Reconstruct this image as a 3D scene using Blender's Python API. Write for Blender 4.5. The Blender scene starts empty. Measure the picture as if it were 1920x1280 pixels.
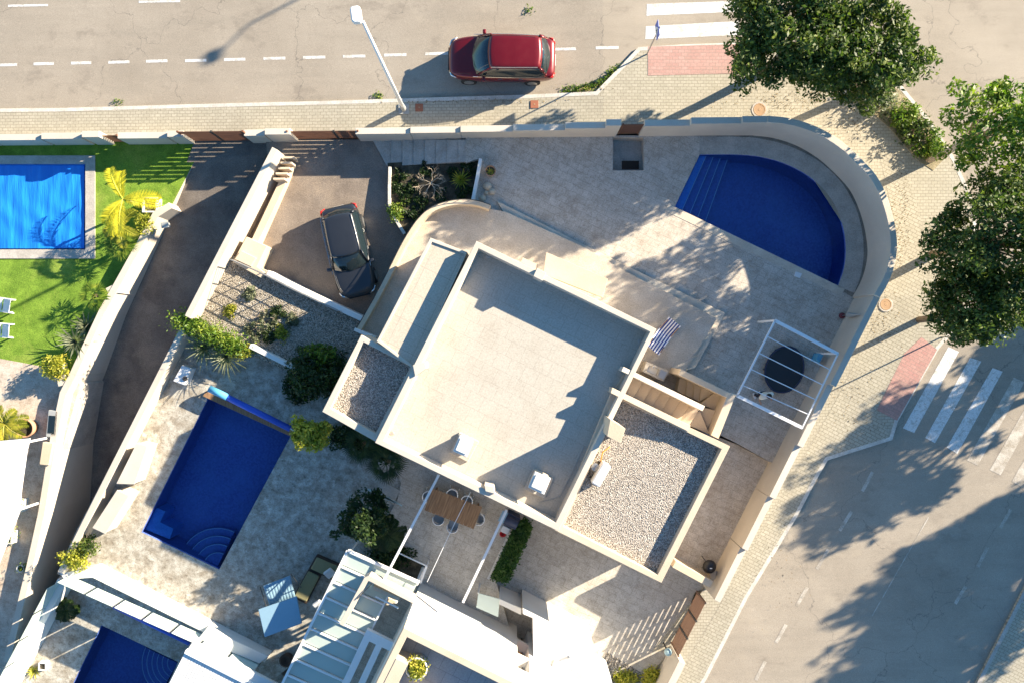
import bpy, bmesh, math, random
import numpy as np
from mathutils import Vector, Matrix
from mathutils.geometry import tessellate_polygon
R = math.radians
sc = bpy.context.scene
COL = sc.collection
# ---------------------------------------------------------------- camera, sun, sky, exposure
H = 35.0; F = 28/36*1920
cam = bpy.data.cameras.new('camera'); camo = bpy.data.objects.new('camera', cam); COL.objects.link(camo)
camo.location = (0, 0, H); cam.lens = 28; cam.sensor_width = 36; cam.clip_end = 2000
sc.camera = camo
SUNEL = 20.7
SD = Vector((-.894*math.cos(R(SUNEL)), -.447*math.cos(R(SUNEL)), -math.sin(R(SUNEL))))
sun = bpy.data.lights.new('sun', 'SUN'); sun.energy = 5.0; sun.angle = R(.5); sun.color = (1, .865, .67)
suno = bpy.data.objects.new('sun', sun); COL.objects.link(suno)
suno.rotation_euler = SD.to_track_quat('-Z', 'Y').to_euler(); suno.location = (40, 20, 30)
wd = bpy.data.worlds.new('World'); sc.world = wd; wd.use_nodes = True
wn = wd.node_tree; bg = wn.nodes['Background']
sky = wn.nodes.new('ShaderNodeTexSky'); sky.sky_type = 'NISHITA'; sky.sun_disc = False; sky.ozone_density = 6; sky.dust_density = .3
sky.sun_elevation = R(SUNEL); sky.sun_rotation = math.atan2(.894, .447)
tn = wn.nodes.new('ShaderNodeMix'); tn.data_type = 'RGBA'; tn.blend_type = 'MULTIPLY'; tn.inputs[0].default_value = 1; tn.inputs[7].default_value = (.78, .93, .88, 1)
wn.links.new(sky.outputs[0], tn.inputs[6]); wn.links.new(tn.outputs[2], bg.inputs[0]); bg.inputs[1].default_value = .08
sc.view_settings.view_transform = 'Standard'; sc.view_settings.look = 'None'
sc.view_settings.exposure = 1.88; sc.view_settings.gamma = 1
# ---------------------------------------------------------------- placing
def W(px, py, z=0.): return Vector(((px-960)*(H-z)/F, (640-py)*(H-z)/F, z))
def G(x, y):                                   # the street falls gently to the west and to the south
    z = 0.
    if x < 4: z += .04*(max(x, -26)-4)
    if y < 2: z -= .07*(2-max(y, -22))
    return z
def S(px, py, off=0.):
    z = 0.
    for _ in range(12):
        p = W(px, py, z); z = G(p.x, p.y)+off
    return W(px, py, z)
def lerp(a, b, t): return a+(b-a)*t
# ---------------------------------------------------------------- materials
MATS = {}
def newmat(name):
    m = bpy.data.materials.new(name); m.use_nodes = True; MATS[name] = m
    return m, m.node_tree, m.node_tree.nodes['Principled BSDF']
def nd(nt, t, **k):
    n = nt.nodes.new(t)
    for a, b in k.items():
        if hasattr(n, a): setattr(n, a, b)
        else: n.inputs[a.replace('_', ' ')].default_value = b
    return n
def lk(nt, a, b): nt.links.new(a, b)
def ramp(nt, fac, stops, interp='LINEAR'):
    r = nt.nodes.new('ShaderNodeValToRGB'); r.color_ramp.interpolation = interp
    e = r.color_ramp.elements
    while len(e) < len(stops): e.new(.5)
    for q, (p, c) in zip(e, stops):
        q.position = p; q.color = (c[0], c[1], c[2], 1) if hasattr(c, '__len__') else (c, c, c, 1)
    if fac: lk(nt, fac, r.inputs[0])
    return r.outputs[0]
def coords(nt, rot=0., obj=False, scale=(1, 1, 1)):
    mp = nd(nt, 'ShaderNodeMapping'); mp.inputs['Rotation'].default_value = (0, 0, R(rot)); mp.inputs['Scale'].default_value = scale
    if obj: lk(nt, nd(nt, 'ShaderNodeTexCoord').outputs['Object'], mp.inputs[0])
    else: lk(nt, nd(nt, 'ShaderNodeNewGeometry').outputs['Position'], mp.inputs[0])
    return mp.outputs[0]
def noise(nt, co, s, d=4, r=.6): 
    n = nd(nt, 'ShaderNodeTexNoise'); n.inputs['Scale'].default_value = s; n.inputs['Detail'].default_value = d; n.inputs['Roughness'].default_value = r
    lk(nt, co, n.inputs['Vector']); return n.outputs['Fac']
def mix(nt, f, a, b, bt='MIX'):
    m = nt.nodes.new('ShaderNodeMix'); m.data_type = 'RGBA'; m.blend_type = bt
    for s, v in ((m.inputs[0], f), (m.inputs[6], a), (m.inputs[7], b)):
        if hasattr(v, 'is_linked') or hasattr(v, 'links'): lk(nt, v, s)
        else: s.default_value = v if not hasattr(v, '__len__') else (v[0], v[1], v[2], 1)
    return m.outputs[2]
def bump(nt, bs, h, st=.3, dist=.02):
    b = nd(nt, 'ShaderNodeBump'); b.inputs['Strength'].default_value = st; b.inputs['Distance'].default_value = dist
    lk(nt, h, b.inputs['Height']); lk(nt, b.outputs[0], bs.inputs['Normal'])
def mottled(name, c1, c2, s=1.2, rough=.85, fine=14, bs=.25, spread=(.35, .68), obj=False, fineamt=.25, c3=None, stretch=None, rot=0, spec=.3):
    m, nt, b = newmat(name); co = coords(nt, rot=rot, obj=obj, scale=stretch or (1, 1, 1))
    col = ramp(nt, noise(nt, co, s, 6), [(spread[0], c1), (spread[1], c2)])
    if c3 is not None: col = mix(nt, ramp(nt, noise(nt, co, s*.31, 5, .7), [(.52, 0), (.68, 1)]), col, c3)
    f = noise(nt, co, fine, 3, .7)
    col = mix(nt, fineamt, col, ramp(nt, f, [(.3, .25), (.7, .95)]), 'OVERLAY')
    lk(nt, col, b.inputs['Base Color']); b.inputs['Roughness'].default_value = rough; b.inputs['Specular IOR Level'].default_value = spec
    if bs: bump(nt, b, f, bs)
    return m
def plain(name, c, rough=.5, metal=0., coat=0., spec=.5):
    m, nt, b = newmat(name); b.inputs['Base Color'].default_value = (*c, 1); b.inputs['Roughness'].default_value = rough
    b.inputs['Metallic'].default_value = metal; b.inputs['Coat Weight'].default_value = coat; b.inputs['Specular IOR Level'].default_value = spec
    co = coords(nt, obj=True); n = noise(nt, co, 9, 4)
    col = mix(nt, ramp(nt, n, [(.3, 0), (.75, .22)]), c, [q*.72 for q in c]); lk(nt, col, b.inputs['Base Color'])
    return m
# street asphalt: worn, bleached, with tracks, stains and cracks
m, nt, b = newmat('asphalt'); co = coords(nt)
col = ramp(nt, noise(nt, co, .22, 6, .65), [(.3, (.275, .235, .185)), (.7, (.36, .312, .25))])
col = mix(nt, ramp(nt, noise(nt, coords(nt, scale=(.25, 2.2, 1)), 1.1, 5), [(.45, 0), (.75, .35)]), col, (.23, .205, .165))
f = noise(nt, co, 30, 3, .75); col = mix(nt, .35, col, ramp(nt, f, [(.3, .2), (.7, .9)]), 'OVERLAY')
v = nd(nt, 'ShaderNodeTexVoronoi', feature='DISTANCE_TO_EDGE'); v.inputs['Scale'].default_value = .16
wco = nd(nt, 'ShaderNodeVectorMath', operation='ADD'); nn = nd(nt, 'ShaderNodeTexNoise'); nn.inputs['Scale'].default_value = .8; nn.inputs['Detail'].default_value = 6; lk(nt, co, nn.inputs['Vector'])
ms = nd(nt, 'ShaderNodeVectorMath', operation='SCALE'); ms.inputs['Scale'].default_value = 2.2; lk(nt, nn.outputs['Color'], ms.inputs[0]); lk(nt, co, wco.inputs[0]); lk(nt, ms.outputs[0], wco.inputs[1]); lk(nt, wco.outputs[0], v.inputs['Vector'])
cr = ramp(nt, v.outputs['Distance'], [(.0, .55), (.0035, 0)]); col = mix(nt, cr, col, (.1, .09, .08))
st = ramp(nt, noise(nt, co, .9, 4, .7), [(.60, 0), (.72, .55)]); col = mix(nt, st, col, (.38, .325, .25))
st = ramp(nt, noise(nt, coords(nt, scale=(1, 1.7, 1)), .45, 7, .75), [(.55, 0), (.66, .55)]); col = mix(nt, st, col, (.205, .175, .14))
st = ramp(nt, noise(nt, co, 3.1, 7, .8), [(.64, 0), (.7, .6)]); col = mix(nt, st, col, (.15, .13, .105))
lk(nt, col, b.inputs['Base Color']); b.inputs['Roughness'].default_value = .85; b.inputs['Specular IOR Level'].default_value = .3; bump(nt, b, f, .3, .01)
# brick-like pavers
def pavers(name, c1, c2, mortar, bw, rot=0., rowh=.5, offs=.5, dirt=(.25, .22, .17), ms=.012, vary=.2):
    m, nt, b = newmat(name); co = coords(nt, rot=rot)
    br = nd(nt, 'ShaderNodeTexBrick', offset=offs); br.inputs['Scale'].default_value = 1; br.inputs['Brick Width'].default_value = bw; br.inputs['Row Height'].default_value = bw*rowh
    br.inputs['Mortar Size'].default_value = ms; br.inputs['Mortar Smooth'].default_value = .2; br.inputs['Bias'].default_value = 0
    br.inputs['Color1'].default_value = (*c1, 1); br.inputs['Color2'].default_value = (*c2, 1); br.inputs['Mortar'].default_value = (*mortar, 1)
    lk(nt, co, br.inputs['Vector'])
    col = mix(nt, ramp(nt, noise(nt, co, .7, 6, .7), [(.48, 0), (.75, vary*2)]), br.outputs['Color'], dirt)
    f = noise(nt, co, 16, 3, .7); col = mix(nt, .25, col, ramp(nt, f, [(.3, .25), (.7, .9)]), 'OVERLAY')
    lk(nt, col, b.inputs['Base Color']); b.inputs['Roughness'].default_value = .85; b.inputs['Specular IOR Level'].default_value = .3
    return m
pavers('pavers', (.355, .325, .25), (.405, .37, .29), (.24, .215, .165), .25, 0, .55)
pavers('pavers_east', (.355, .325, .25), (.405, .37, .29), (.22, .195, .145), .27, 27.5, .55)
pavers('pavers_red', (.40, .235, .20), (.45, .28, .24), (.30, .21, .18), .27, 0, .55)
pavers('pavers_red_east', (.40, .215, .185), (.45, .26, .22), (.30, .2, .17), .27, 27.5, .55)
pavers('roof_tiles', (.42, .388, .33), (.435, .403, .345), (.365, .335, .285), .62, 26, 1., .5, (.335, .295, .24), .012, .28)
pavers('deck_tiles', (.47, .405, .325), (.49, .425, .34), (.36, .31, .25), 1.1, 26, 1., 0, (.5, .4, .3), .012, .3)
pavers('terrace_tiles', (.33, .33, .33), (.36, .36, .36), (.24, .24, .24), .6, 26, 1., .5, (.3, .27, .24), .012, .25)
def stamped(name, c1, c2, c3, vs=.62, crack=(.17, .15, .13), amt=.5, rot=26, squash=(1, 1, 1), blot=.5, bs=1.3):
    m, nt, b = newmat(name); co = coords(nt, rot=rot, scale=squash)
    ds = nd(nt, 'ShaderNodeTexNoise'); ds.inputs['Scale'].default_value = 3; ds.inputs['Detail'].default_value = 5; lk(nt, co, ds.inputs['Vector'])
    sc_ = nd(nt, 'ShaderNodeVectorMath', operation='SCALE'); sc_.inputs['Scale'].default_value = .12; lk(nt, ds.outputs['Color'], sc_.inputs[0])
    ad = nd(nt, 'ShaderNodeVectorMath', operation='ADD'); lk(nt, co, ad.inputs[0]); lk(nt, sc_.outputs[0], ad.inputs[1])
    br = nd(nt, 'ShaderNodeTexBrick', offset=.37); br.inputs['Scale'].default_value = 1; br.inputs['Brick Width'].default_value = vs; br.inputs['Row Height'].default_value = vs*.62; br.inputs['Mortar Size'].default_value = .011; br.inputs['Mortar Smooth'].default_value = .4
    br.inputs['Color1'].default_value = (.38, .38, .38, 1); br.inputs['Color2'].default_value = (.62, .62, .62, 1); br.inputs['Mortar'].default_value = (.5, .5, .5, 1); lk(nt, ad.outputs[0], br.inputs['Vector'])
    col = ramp(nt, noise(nt, co, bs, 8, .72), [(.32, c1), (.5, c2), (.68, c3)])
    col = mix(nt, .35, col, br.outputs['Color'], 'SOFT_LIGHT')
    mm = nd(nt, 'ShaderNodeMath', operation='MULTIPLY'); mm.inputs[1].default_value = amt; lk(nt, br.outputs['Fac'], mm.inputs[0]); col = mix(nt, mm.outputs[0], col, crack)
    g = ramp(nt, noise(nt, co, 5.5, 9, .82), [(.5, 0), (.64, blot)]); col = mix(nt, g, col, [q*.5 for q in c1])
    g = ramp(nt, noise(nt, co, 2.4, 6, .75), [(.55, 0), (.7, blot)]); col = mix(nt, g, col, [min(.8, q*1.25) for q in c3])
    f = noise(nt, co, 20, 4, .75); col = mix(nt, .45, col, ramp(nt, f, [(.3, .2), (.7, .9)]), 'OVERLAY')
    lk(nt, col, b.inputs['Base Color']); b.inputs['Roughness'].default_value = .75; b.inputs['Specular IOR Level'].default_value = .35; bump(nt, b, f, .35, .01)
    return m
stamped('stamped', (.36, .305, .245), (.455, .405, .34), (.54, .495, .43), .5, crack=(.2, .18, .15))
stamped('stamped_terrace', (.42, .36, .285), (.47, .41, .335), (.52, .465, .39), .7, amt=.12, blot=.15)
stamped('stamped_grey', (.335, .30, .25), (.42, .385, .335), (.49, .46, .41), .55, crack=(.2, .185, .14))
stamped('stone', (.21, .175, .13), (.345, .32, .27), (.48, .47, .42), .7, amt=.2, rot=10, blot=.75, bs=2.2)
stamped('stone_warm', (.34, .265, .20), (.46, .385, .31), (.54, .49, .41), .8, amt=.15, rot=10, blot=.5, bs=1.8)
mottled('drive', (.115, .098, .085), (.20, .172, .146), .9, .9, 26, .5, fineamt=.55, c3=(.235, .195, .155))
mottled('drive_old', (.165, .135, .11), (.255, .212, .172), .8, .9, 26, .5, fineamt=.5, c3=(.28, .225, .17))
mottled('stucco', (.50, .44, .365), (.58, .515, .43), .5, .9, 22, .3, fineamt=.08)
mottled('stucco_cream', (.50, .41, .30), (.58, .485, .365), .7, .9, 22, .3, fineamt=.1, c3=(.55, .45, .34))
mottled('stucco_white', (.62, .60, .56), (.70, .68, .645), .5, .9, 22, .2, fineamt=.06)
mottled('coping', (.50, .43, .34), (.60, .53, .43), 1.5, .85, 22, .3, fineamt=.2, c3=(.42, .36, .29))
mottled('concrete', (.33, .30, .26), (.46, .42, .37), 1.5, .85, 18, .3, fineamt=.3)
mottled('kerb', (.44, .41, .36), (.58, .55, .49), 2.2, .85, 18, .3, fineamt=.3)
mottled('soil', (.03, .026, .018), (.09, .075, .05), 3, .95, 20, .8, fineamt=.6)
mottled('bed', (.18, .15, .09), (.32, .27, .17), 2.2, .95, 20, .7, fineamt=.6, c3=(.1, .1, .04))
mottled('grass', (.085, .155, .014), (.16, .255, .028), 1.6, .95, 34, 1., fineamt=.85, c3=(.19, .25, .04))
mottled('earth', (.2, .17, .13), (.28, .24, .18), .1, .95, 12, .2)
mottled('paint', (.36, .33, .28), (.60, .585, .55), 6, .7, 25, .2, fineamt=.6, c3=(.42, .385, .33), spread=(.28, .5))
mottled('paint_worn', (.30, .26, .205), (.46, .42, .36), 2.5, .75, 25, .2, fineamt=.5, c3=(.29, .26, .22), spread=(.35, .6))
mottled('bark', (.12, .09, .06), (.27, .21, .15), 5, .95, 25, .8, stretch=(1, 1, .25), fineamt=.4)
mottled('bark_pale', (.34, .27, .19), (.5, .42, .32), 5, .95, 25, .8, stretch=(1, 1, .25), fineamt=.4)
def gravelmat(name, cols, s=10):
    m, nt, b = newmat(name); co = coords(nt)
    v = nd(nt, 'ShaderNodeTexVoronoi'); v.inputs['Scale'].default_value = s; lk(nt, co, v.inputs['Vector'])
    sp = nd(nt, 'ShaderNodeSeparateColor'); lk(nt, v.outputs['Color'], sp.inputs[0])
    col = ramp(nt, sp.outputs[0], cols)
    dk = ramp(nt, v.outputs['Distance'], [(.45, 1), (.75, .4)]); col = mix(nt, 1., col, dk, 'MULTIPLY')
    col = mix(nt, ramp(nt, noise(nt, co, .8, 4), [(.4, 0), (.7, .25)]), col, cols[0][1])
    lk(nt, col, b.inputs['Base Color']); b.inputs['Roughness'].default_value = .9
    iv = nd(nt, 'ShaderNodeMath', operation='SUBTRACT'); iv.inputs[0].default_value = 1; lk(nt, v.outputs['Distance'], iv.inputs[1])
    bump(nt, b, iv.outputs[0], .9, .05)
gravelmat('gravel', [(.0, (.25, .22, .19)), (.3, (.38, .335, .285)), (.65, (.47, .42, .36)), (1, (.60, .56, .50))], 21)
gravelmat('gravel_garden', [(.0, (.20, .17, .125)), (.35, (.33, .285, .22)), (.7, (.42, .37, .30)), (1, (.55, .51, .44))], 22)
gravelmat('gravel_dark', [(.0, (.16, .14, .12)), (.4, (.28, .25, .21)), (.75, (.4, .37, .32)), (1, (.52, .48, .43))], 14)
# pool mosaic
def mosaic(name, c1, c2, glow=(.05, .2, .62)):
    m, nt, b = newmat(name); co = coords(nt, rot=26)
    v = nd(nt, 'ShaderNodeTexVoronoi'); v.inputs['Scale'].default_value = 14; v.inputs['Randomness'].default_value = .2; lk(nt, co, v.inputs['Vector'])
    sp = nd(nt, 'ShaderNodeSeparateColor'); lk(nt, v.outputs['Color'], sp.inputs[0])
    col = ramp(nt, sp.outputs[0], [(0, c1), (1, c2)])
    col = mix(nt, ramp(nt, noise(nt, co, .55, 5), [(.45, 0), (.75, .5)]), col, glow)
    lk(nt, col, b.inputs['Base Color']); b.inputs['Roughness'].default_value = .4
mosaic('mosaic', (.08, .125, .40), (.115, .19, .53), (.14, .29, .62))
mosaic('mosaic_dark', (.065, .10, .34), (.085, .15, .45), (.10, .22, .54))
mosaic('mosaic_light', (.07, .26, .7), (.10, .36, .8), (.1, .4, .8))
plain('step_edge', (.45, .62, .78), .5)
# water: a clear, slightly blue film with ripples
m, nt, b = newmat('water'); nt.nodes.remove(b); out = nt.nodes['Material Output']
tr = nd(nt, 'ShaderNodeBsdfTransparent'); tr.inputs[0].default_value = (.72, .86, .97, 1)
gl = nd(nt, 'ShaderNodeBsdfGlossy'); gl.inputs['Roughness'].default_value = .03
fr = nd(nt, 'ShaderNodeFresnel'); fr.inputs[0].default_value = 1.33
bp = nd(nt, 'ShaderNodeBump'); bp.inputs['Strength'].default_value = .35; bp.inputs['Distance'].default_value = .03
lk(nt, noise(nt, coords(nt), 2.2, 3), bp.inputs['Height']); lk(nt, bp.outputs[0], gl.inputs['Normal']); lk(nt, bp.outputs[0], fr.inputs['Normal'])
mx = nd(nt, 'ShaderNodeMixShader'); lk(nt, fr.outputs[0], mx.inputs[0]); lk(nt, tr.outputs[0], mx.inputs[1]); lk(nt, gl.outputs[0], mx.inputs[2]); lk(nt, mx.outputs[0], out.inputs[0])
def glassmat(name, tint, gw=1.0):
    m, nt, b = newmat(name); nt.nodes.remove(b); out = nt.nodes['Material Output']
    tr = nd(nt, 'ShaderNodeBsdfTransparent'); tr.inputs[0].default_value = (*tint, 1)
    df = nd(nt, 'ShaderNodeBsdfDiffuse'); df.inputs[0].default_value = (.62, .72, .66, 1)
    m0 = nd(nt, 'ShaderNodeMixShader'); m0.inputs[0].default_value = 1-gw; lk(nt, tr.outputs[0], m0.inputs[1]); lk(nt, df.outputs[0], m0.inputs[2])
    gl = nd(nt, 'ShaderNodeBsdfGlossy'); gl.inputs['Roughness'].default_value = .04
    fr = nd(nt, 'ShaderNodeFresnel'); fr.inputs[0].default_value = 1.5
    mx = nd(nt, 'ShaderNodeMixShader'); lk(nt, fr.outputs[0], mx.inputs[0]); lk(nt, m0.outputs[0], mx.inputs[1]); lk(nt, gl.outputs[0], mx.inputs[2]); lk(nt, mx.outputs[0], out.inputs[0])
glassmat('glass', (.78, .9, .86), .92)
glassmat('glass_frost', (.7, .85, .8), .35)
glassmat('glass_milky', (.7, .85, .8), .22)
def leafmat(name, cols, tl=.35):
    m, nt, b = newmat(name); gi = nd(nt, 'ShaderNodeNewGeometry')
    nz = noise(nt, gi.outputs['Position'], 1.7, 3, .6)  # clump noise paints lit bright clusters and dark gaps into the leaf colour
    mm = nd(nt, 'ShaderNodeMath', operation='MULTIPLY_ADD'); mm.inputs[1].default_value = 2.4; mm.inputs[2].default_value = -.92; lk(nt, nz, mm.inputs[0])
    ma = nd(nt, 'ShaderNodeMath', operation='MULTIPLY_ADD', use_clamp=True); ma.inputs[1].default_value = .62; lk(nt, gi.outputs['Random Per Island'], ma.inputs[0]); lk(nt, mm.outputs[0], ma.inputs[2])
    col = ramp(nt, ma.outputs[0], cols); lk(nt, col, b.inputs['Base Color'])
    b.inputs['Roughness'].default_value = .5; b.inputs['Specular IOR Level'].default_value = .35
    t = nd(nt, 'ShaderNodeBsdfTranslucent'); lk(nt, mix(nt, 1., col, (1., 1.25, .5), 'MULTIPLY'), t.inputs[0])
    mx = nd(nt, 'ShaderNodeMixShader'); mx.inputs[0].default_value = tl
    lk(nt, b.outputs[0], mx.inputs[1]); lk(nt, t.outputs[0], mx.inputs[2]); lk(nt, mx.outputs[0], nt.nodes['Material Output'].inputs[0])
leafmat('leaf', [(0, (.014, .03, .007)), (.35, (.04, .07, .014)), (.7, (.085, .125, .022)), (1, (.18, .215, .04))])
leafmat('leaf_dark', [(0, (.012, .026, .008)), (.6, (.022, .05, .012)), (1, (.055, .085, .02))])
leafmat('leaf_bright', [(0, (.05, .10, .012)), (.55, (.12, .20, .02)), (1, (.26, .30, .04))])
leafmat('leaf_yellow', [(0, (.13, .16, .02)), (.5, (.32, .33, .035)), (1, (.52, .44, .06))])
leafmat('leaf_gold', [(0, (.40, .36, .02)), (.5, (.66, .58, .04)), (1, (.8, .7, .06))])
leafmat('leaf_litter', [(0, (.06, .045, .02)), (.5, (.16, .11, .05)), (1, (.28, .2, .09))], .1)
leafmat('leaf_grey', [(0, (.06, .075, .04)), (.5, (.14, .16, .09)), (1, (.26, .27, .18))])
leafmat('leaf_hedge', [(0, (.02, .055, .012)), (.6, (.04, .10, .02)), (1, (.08, .15, .03))])
plain('white_metal', (.78, .78, .77), .4); plain('white_plastic', (.75, .74, .72), .45); plain('steel', (.45, .45, .44), .35, .8)
plain('dark_metal', (.035, .035, .035), .5); plain('black', (.012, .012, .014), .5); plain('rubber', (.02, .02, .02), .8)
plain('teal_fabric', (.22, .36, .46), .8); plain('turquoise', (.08, .33, .52), .7); plain('cover_blue', (.03, .10, .55), .5)
plain('grey_paint', (.33, .34, .33), .6); plain('pot_white', (.74, .72, .68), .5); plain('pot_clay', (.45, .24, .14), .8); plain('rust', (.30, .11, .06), .8)
plain('orange', (.75, .33, .08), .7); plain('navy', (.02, .03, .07), .6); plain('blue_sign', (.02, .11, .5), .4); plain('chrome', (.65, .65, .64), .15, 1)
plain('window', (.03, .04, .045), .08, 0, 0, .8); plain('brown_dark', (.05, .03, .02), .8); plain('cushion', (.55, .56, .56), .9)
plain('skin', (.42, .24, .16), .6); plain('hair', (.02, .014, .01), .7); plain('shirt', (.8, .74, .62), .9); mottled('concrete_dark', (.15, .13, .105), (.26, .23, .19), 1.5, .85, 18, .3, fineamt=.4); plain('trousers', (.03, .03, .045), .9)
plain('black_mat', (.014, .022, .03), .7); plain('dark_red', (.16, .03, .035), .6); plain('tail_red', (.5, .02, .015), .25, 0, .5); plain('gold_olive', (.22, .2, .1), .8); plain('pale_teal', (.40, .55, .56), .6); plain('mirror_glass', (.10, .22, .25), .1)
# red and black car paint
for nm, c, cc in (('red_paint', (.15, .003, .006), .7), ('black_paint', (.028, .031, .037), .95)):
    m, nt, b = newmat(nm); b.inputs['Base Color'].default_value = (*c, 1); b.inputs['Roughness'].default_value = .35; b.inputs['Metallic'].default_value = .35
    b.inputs['Coat Weight'].default_value = cc; b.inputs['Coat Roughness'].default_value = .06
    n = noise(nt, coords(nt, obj=True), 3, 5); lk(nt, ramp(nt, n, [(.3, .28), (.8, .42)]), b.inputs['Roughness'])
m, nt, b = newmat('carglass'); b.inputs['Base Color'].default_value = (.012, .02, .024, 1); b.inputs['Roughness'].default_value = .04; b.inputs['Specular IOR Level'].default_value = .8
# wood
m, nt, b = newmat('gate_wood'); co = coords(nt, scale=(.6, .6, 9)); col = ramp(nt, noise(nt, co, 3, 5), [(.3, (.10, .042, .022)), (.7, (.20, .09, .05))]); lk(nt, col, b.inputs['Base Color']); b.inputs['Roughness'].default_value = .6
m, nt, b = newmat('gate_tan'); co = coords(nt, scale=(.6, .6, 9)); col = ramp(nt, noise(nt, co, 3, 5), [(.3, (.16, .085, .05)), (.7, (.25, .145, .09))]); lk(nt, col, b.inputs['Base Color']); b.inputs['Roughness'].default_value = .6
m, nt, b = newmat('table_wood'); co = coords(nt, obj=True, scale=(12, .8, 1)); col = ramp(nt, noise(nt, co, 1.6, 5), [(.3, (.18, .095, .045)), (.7, (.36, .215, .11))]); lk(nt, col, b.inputs['Base Color']); b.inputs['Roughness'].default_value = .7
# wrinkled solar cover
m, nt, b = newmat('solar_cover'); co = coords(nt, scale=(3, .35, 1)); n = noise(nt, co, 1.3, 5, .6)
col = ramp(nt, n, [(.3, (.012, .17, .6)), (.6, (.016, .23, .70)), (.8, (.05, .36, .8))]); lk(nt, col, b.inputs['Base Color']); b.inputs['Roughness'].default_value = .3; bump(nt, b, n, .9, .06)
# stripes (blue and white sling)
m, nt, b = newmat('striped'); wv = nd(nt, 'ShaderNodeTexWave', bands_direction='X'); wv.inputs['Scale'].default_value = 2.6; lk(nt, coords(nt, obj=True), wv.inputs['Vector'])
lk(nt, ramp(nt, wv.outputs['Color'], [(.45, (.01, .04, .22)), (.55, (.72, .72, .72))]), b.inputs['Base Color']); b.inputs['Roughness'].default_value = .9
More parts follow.
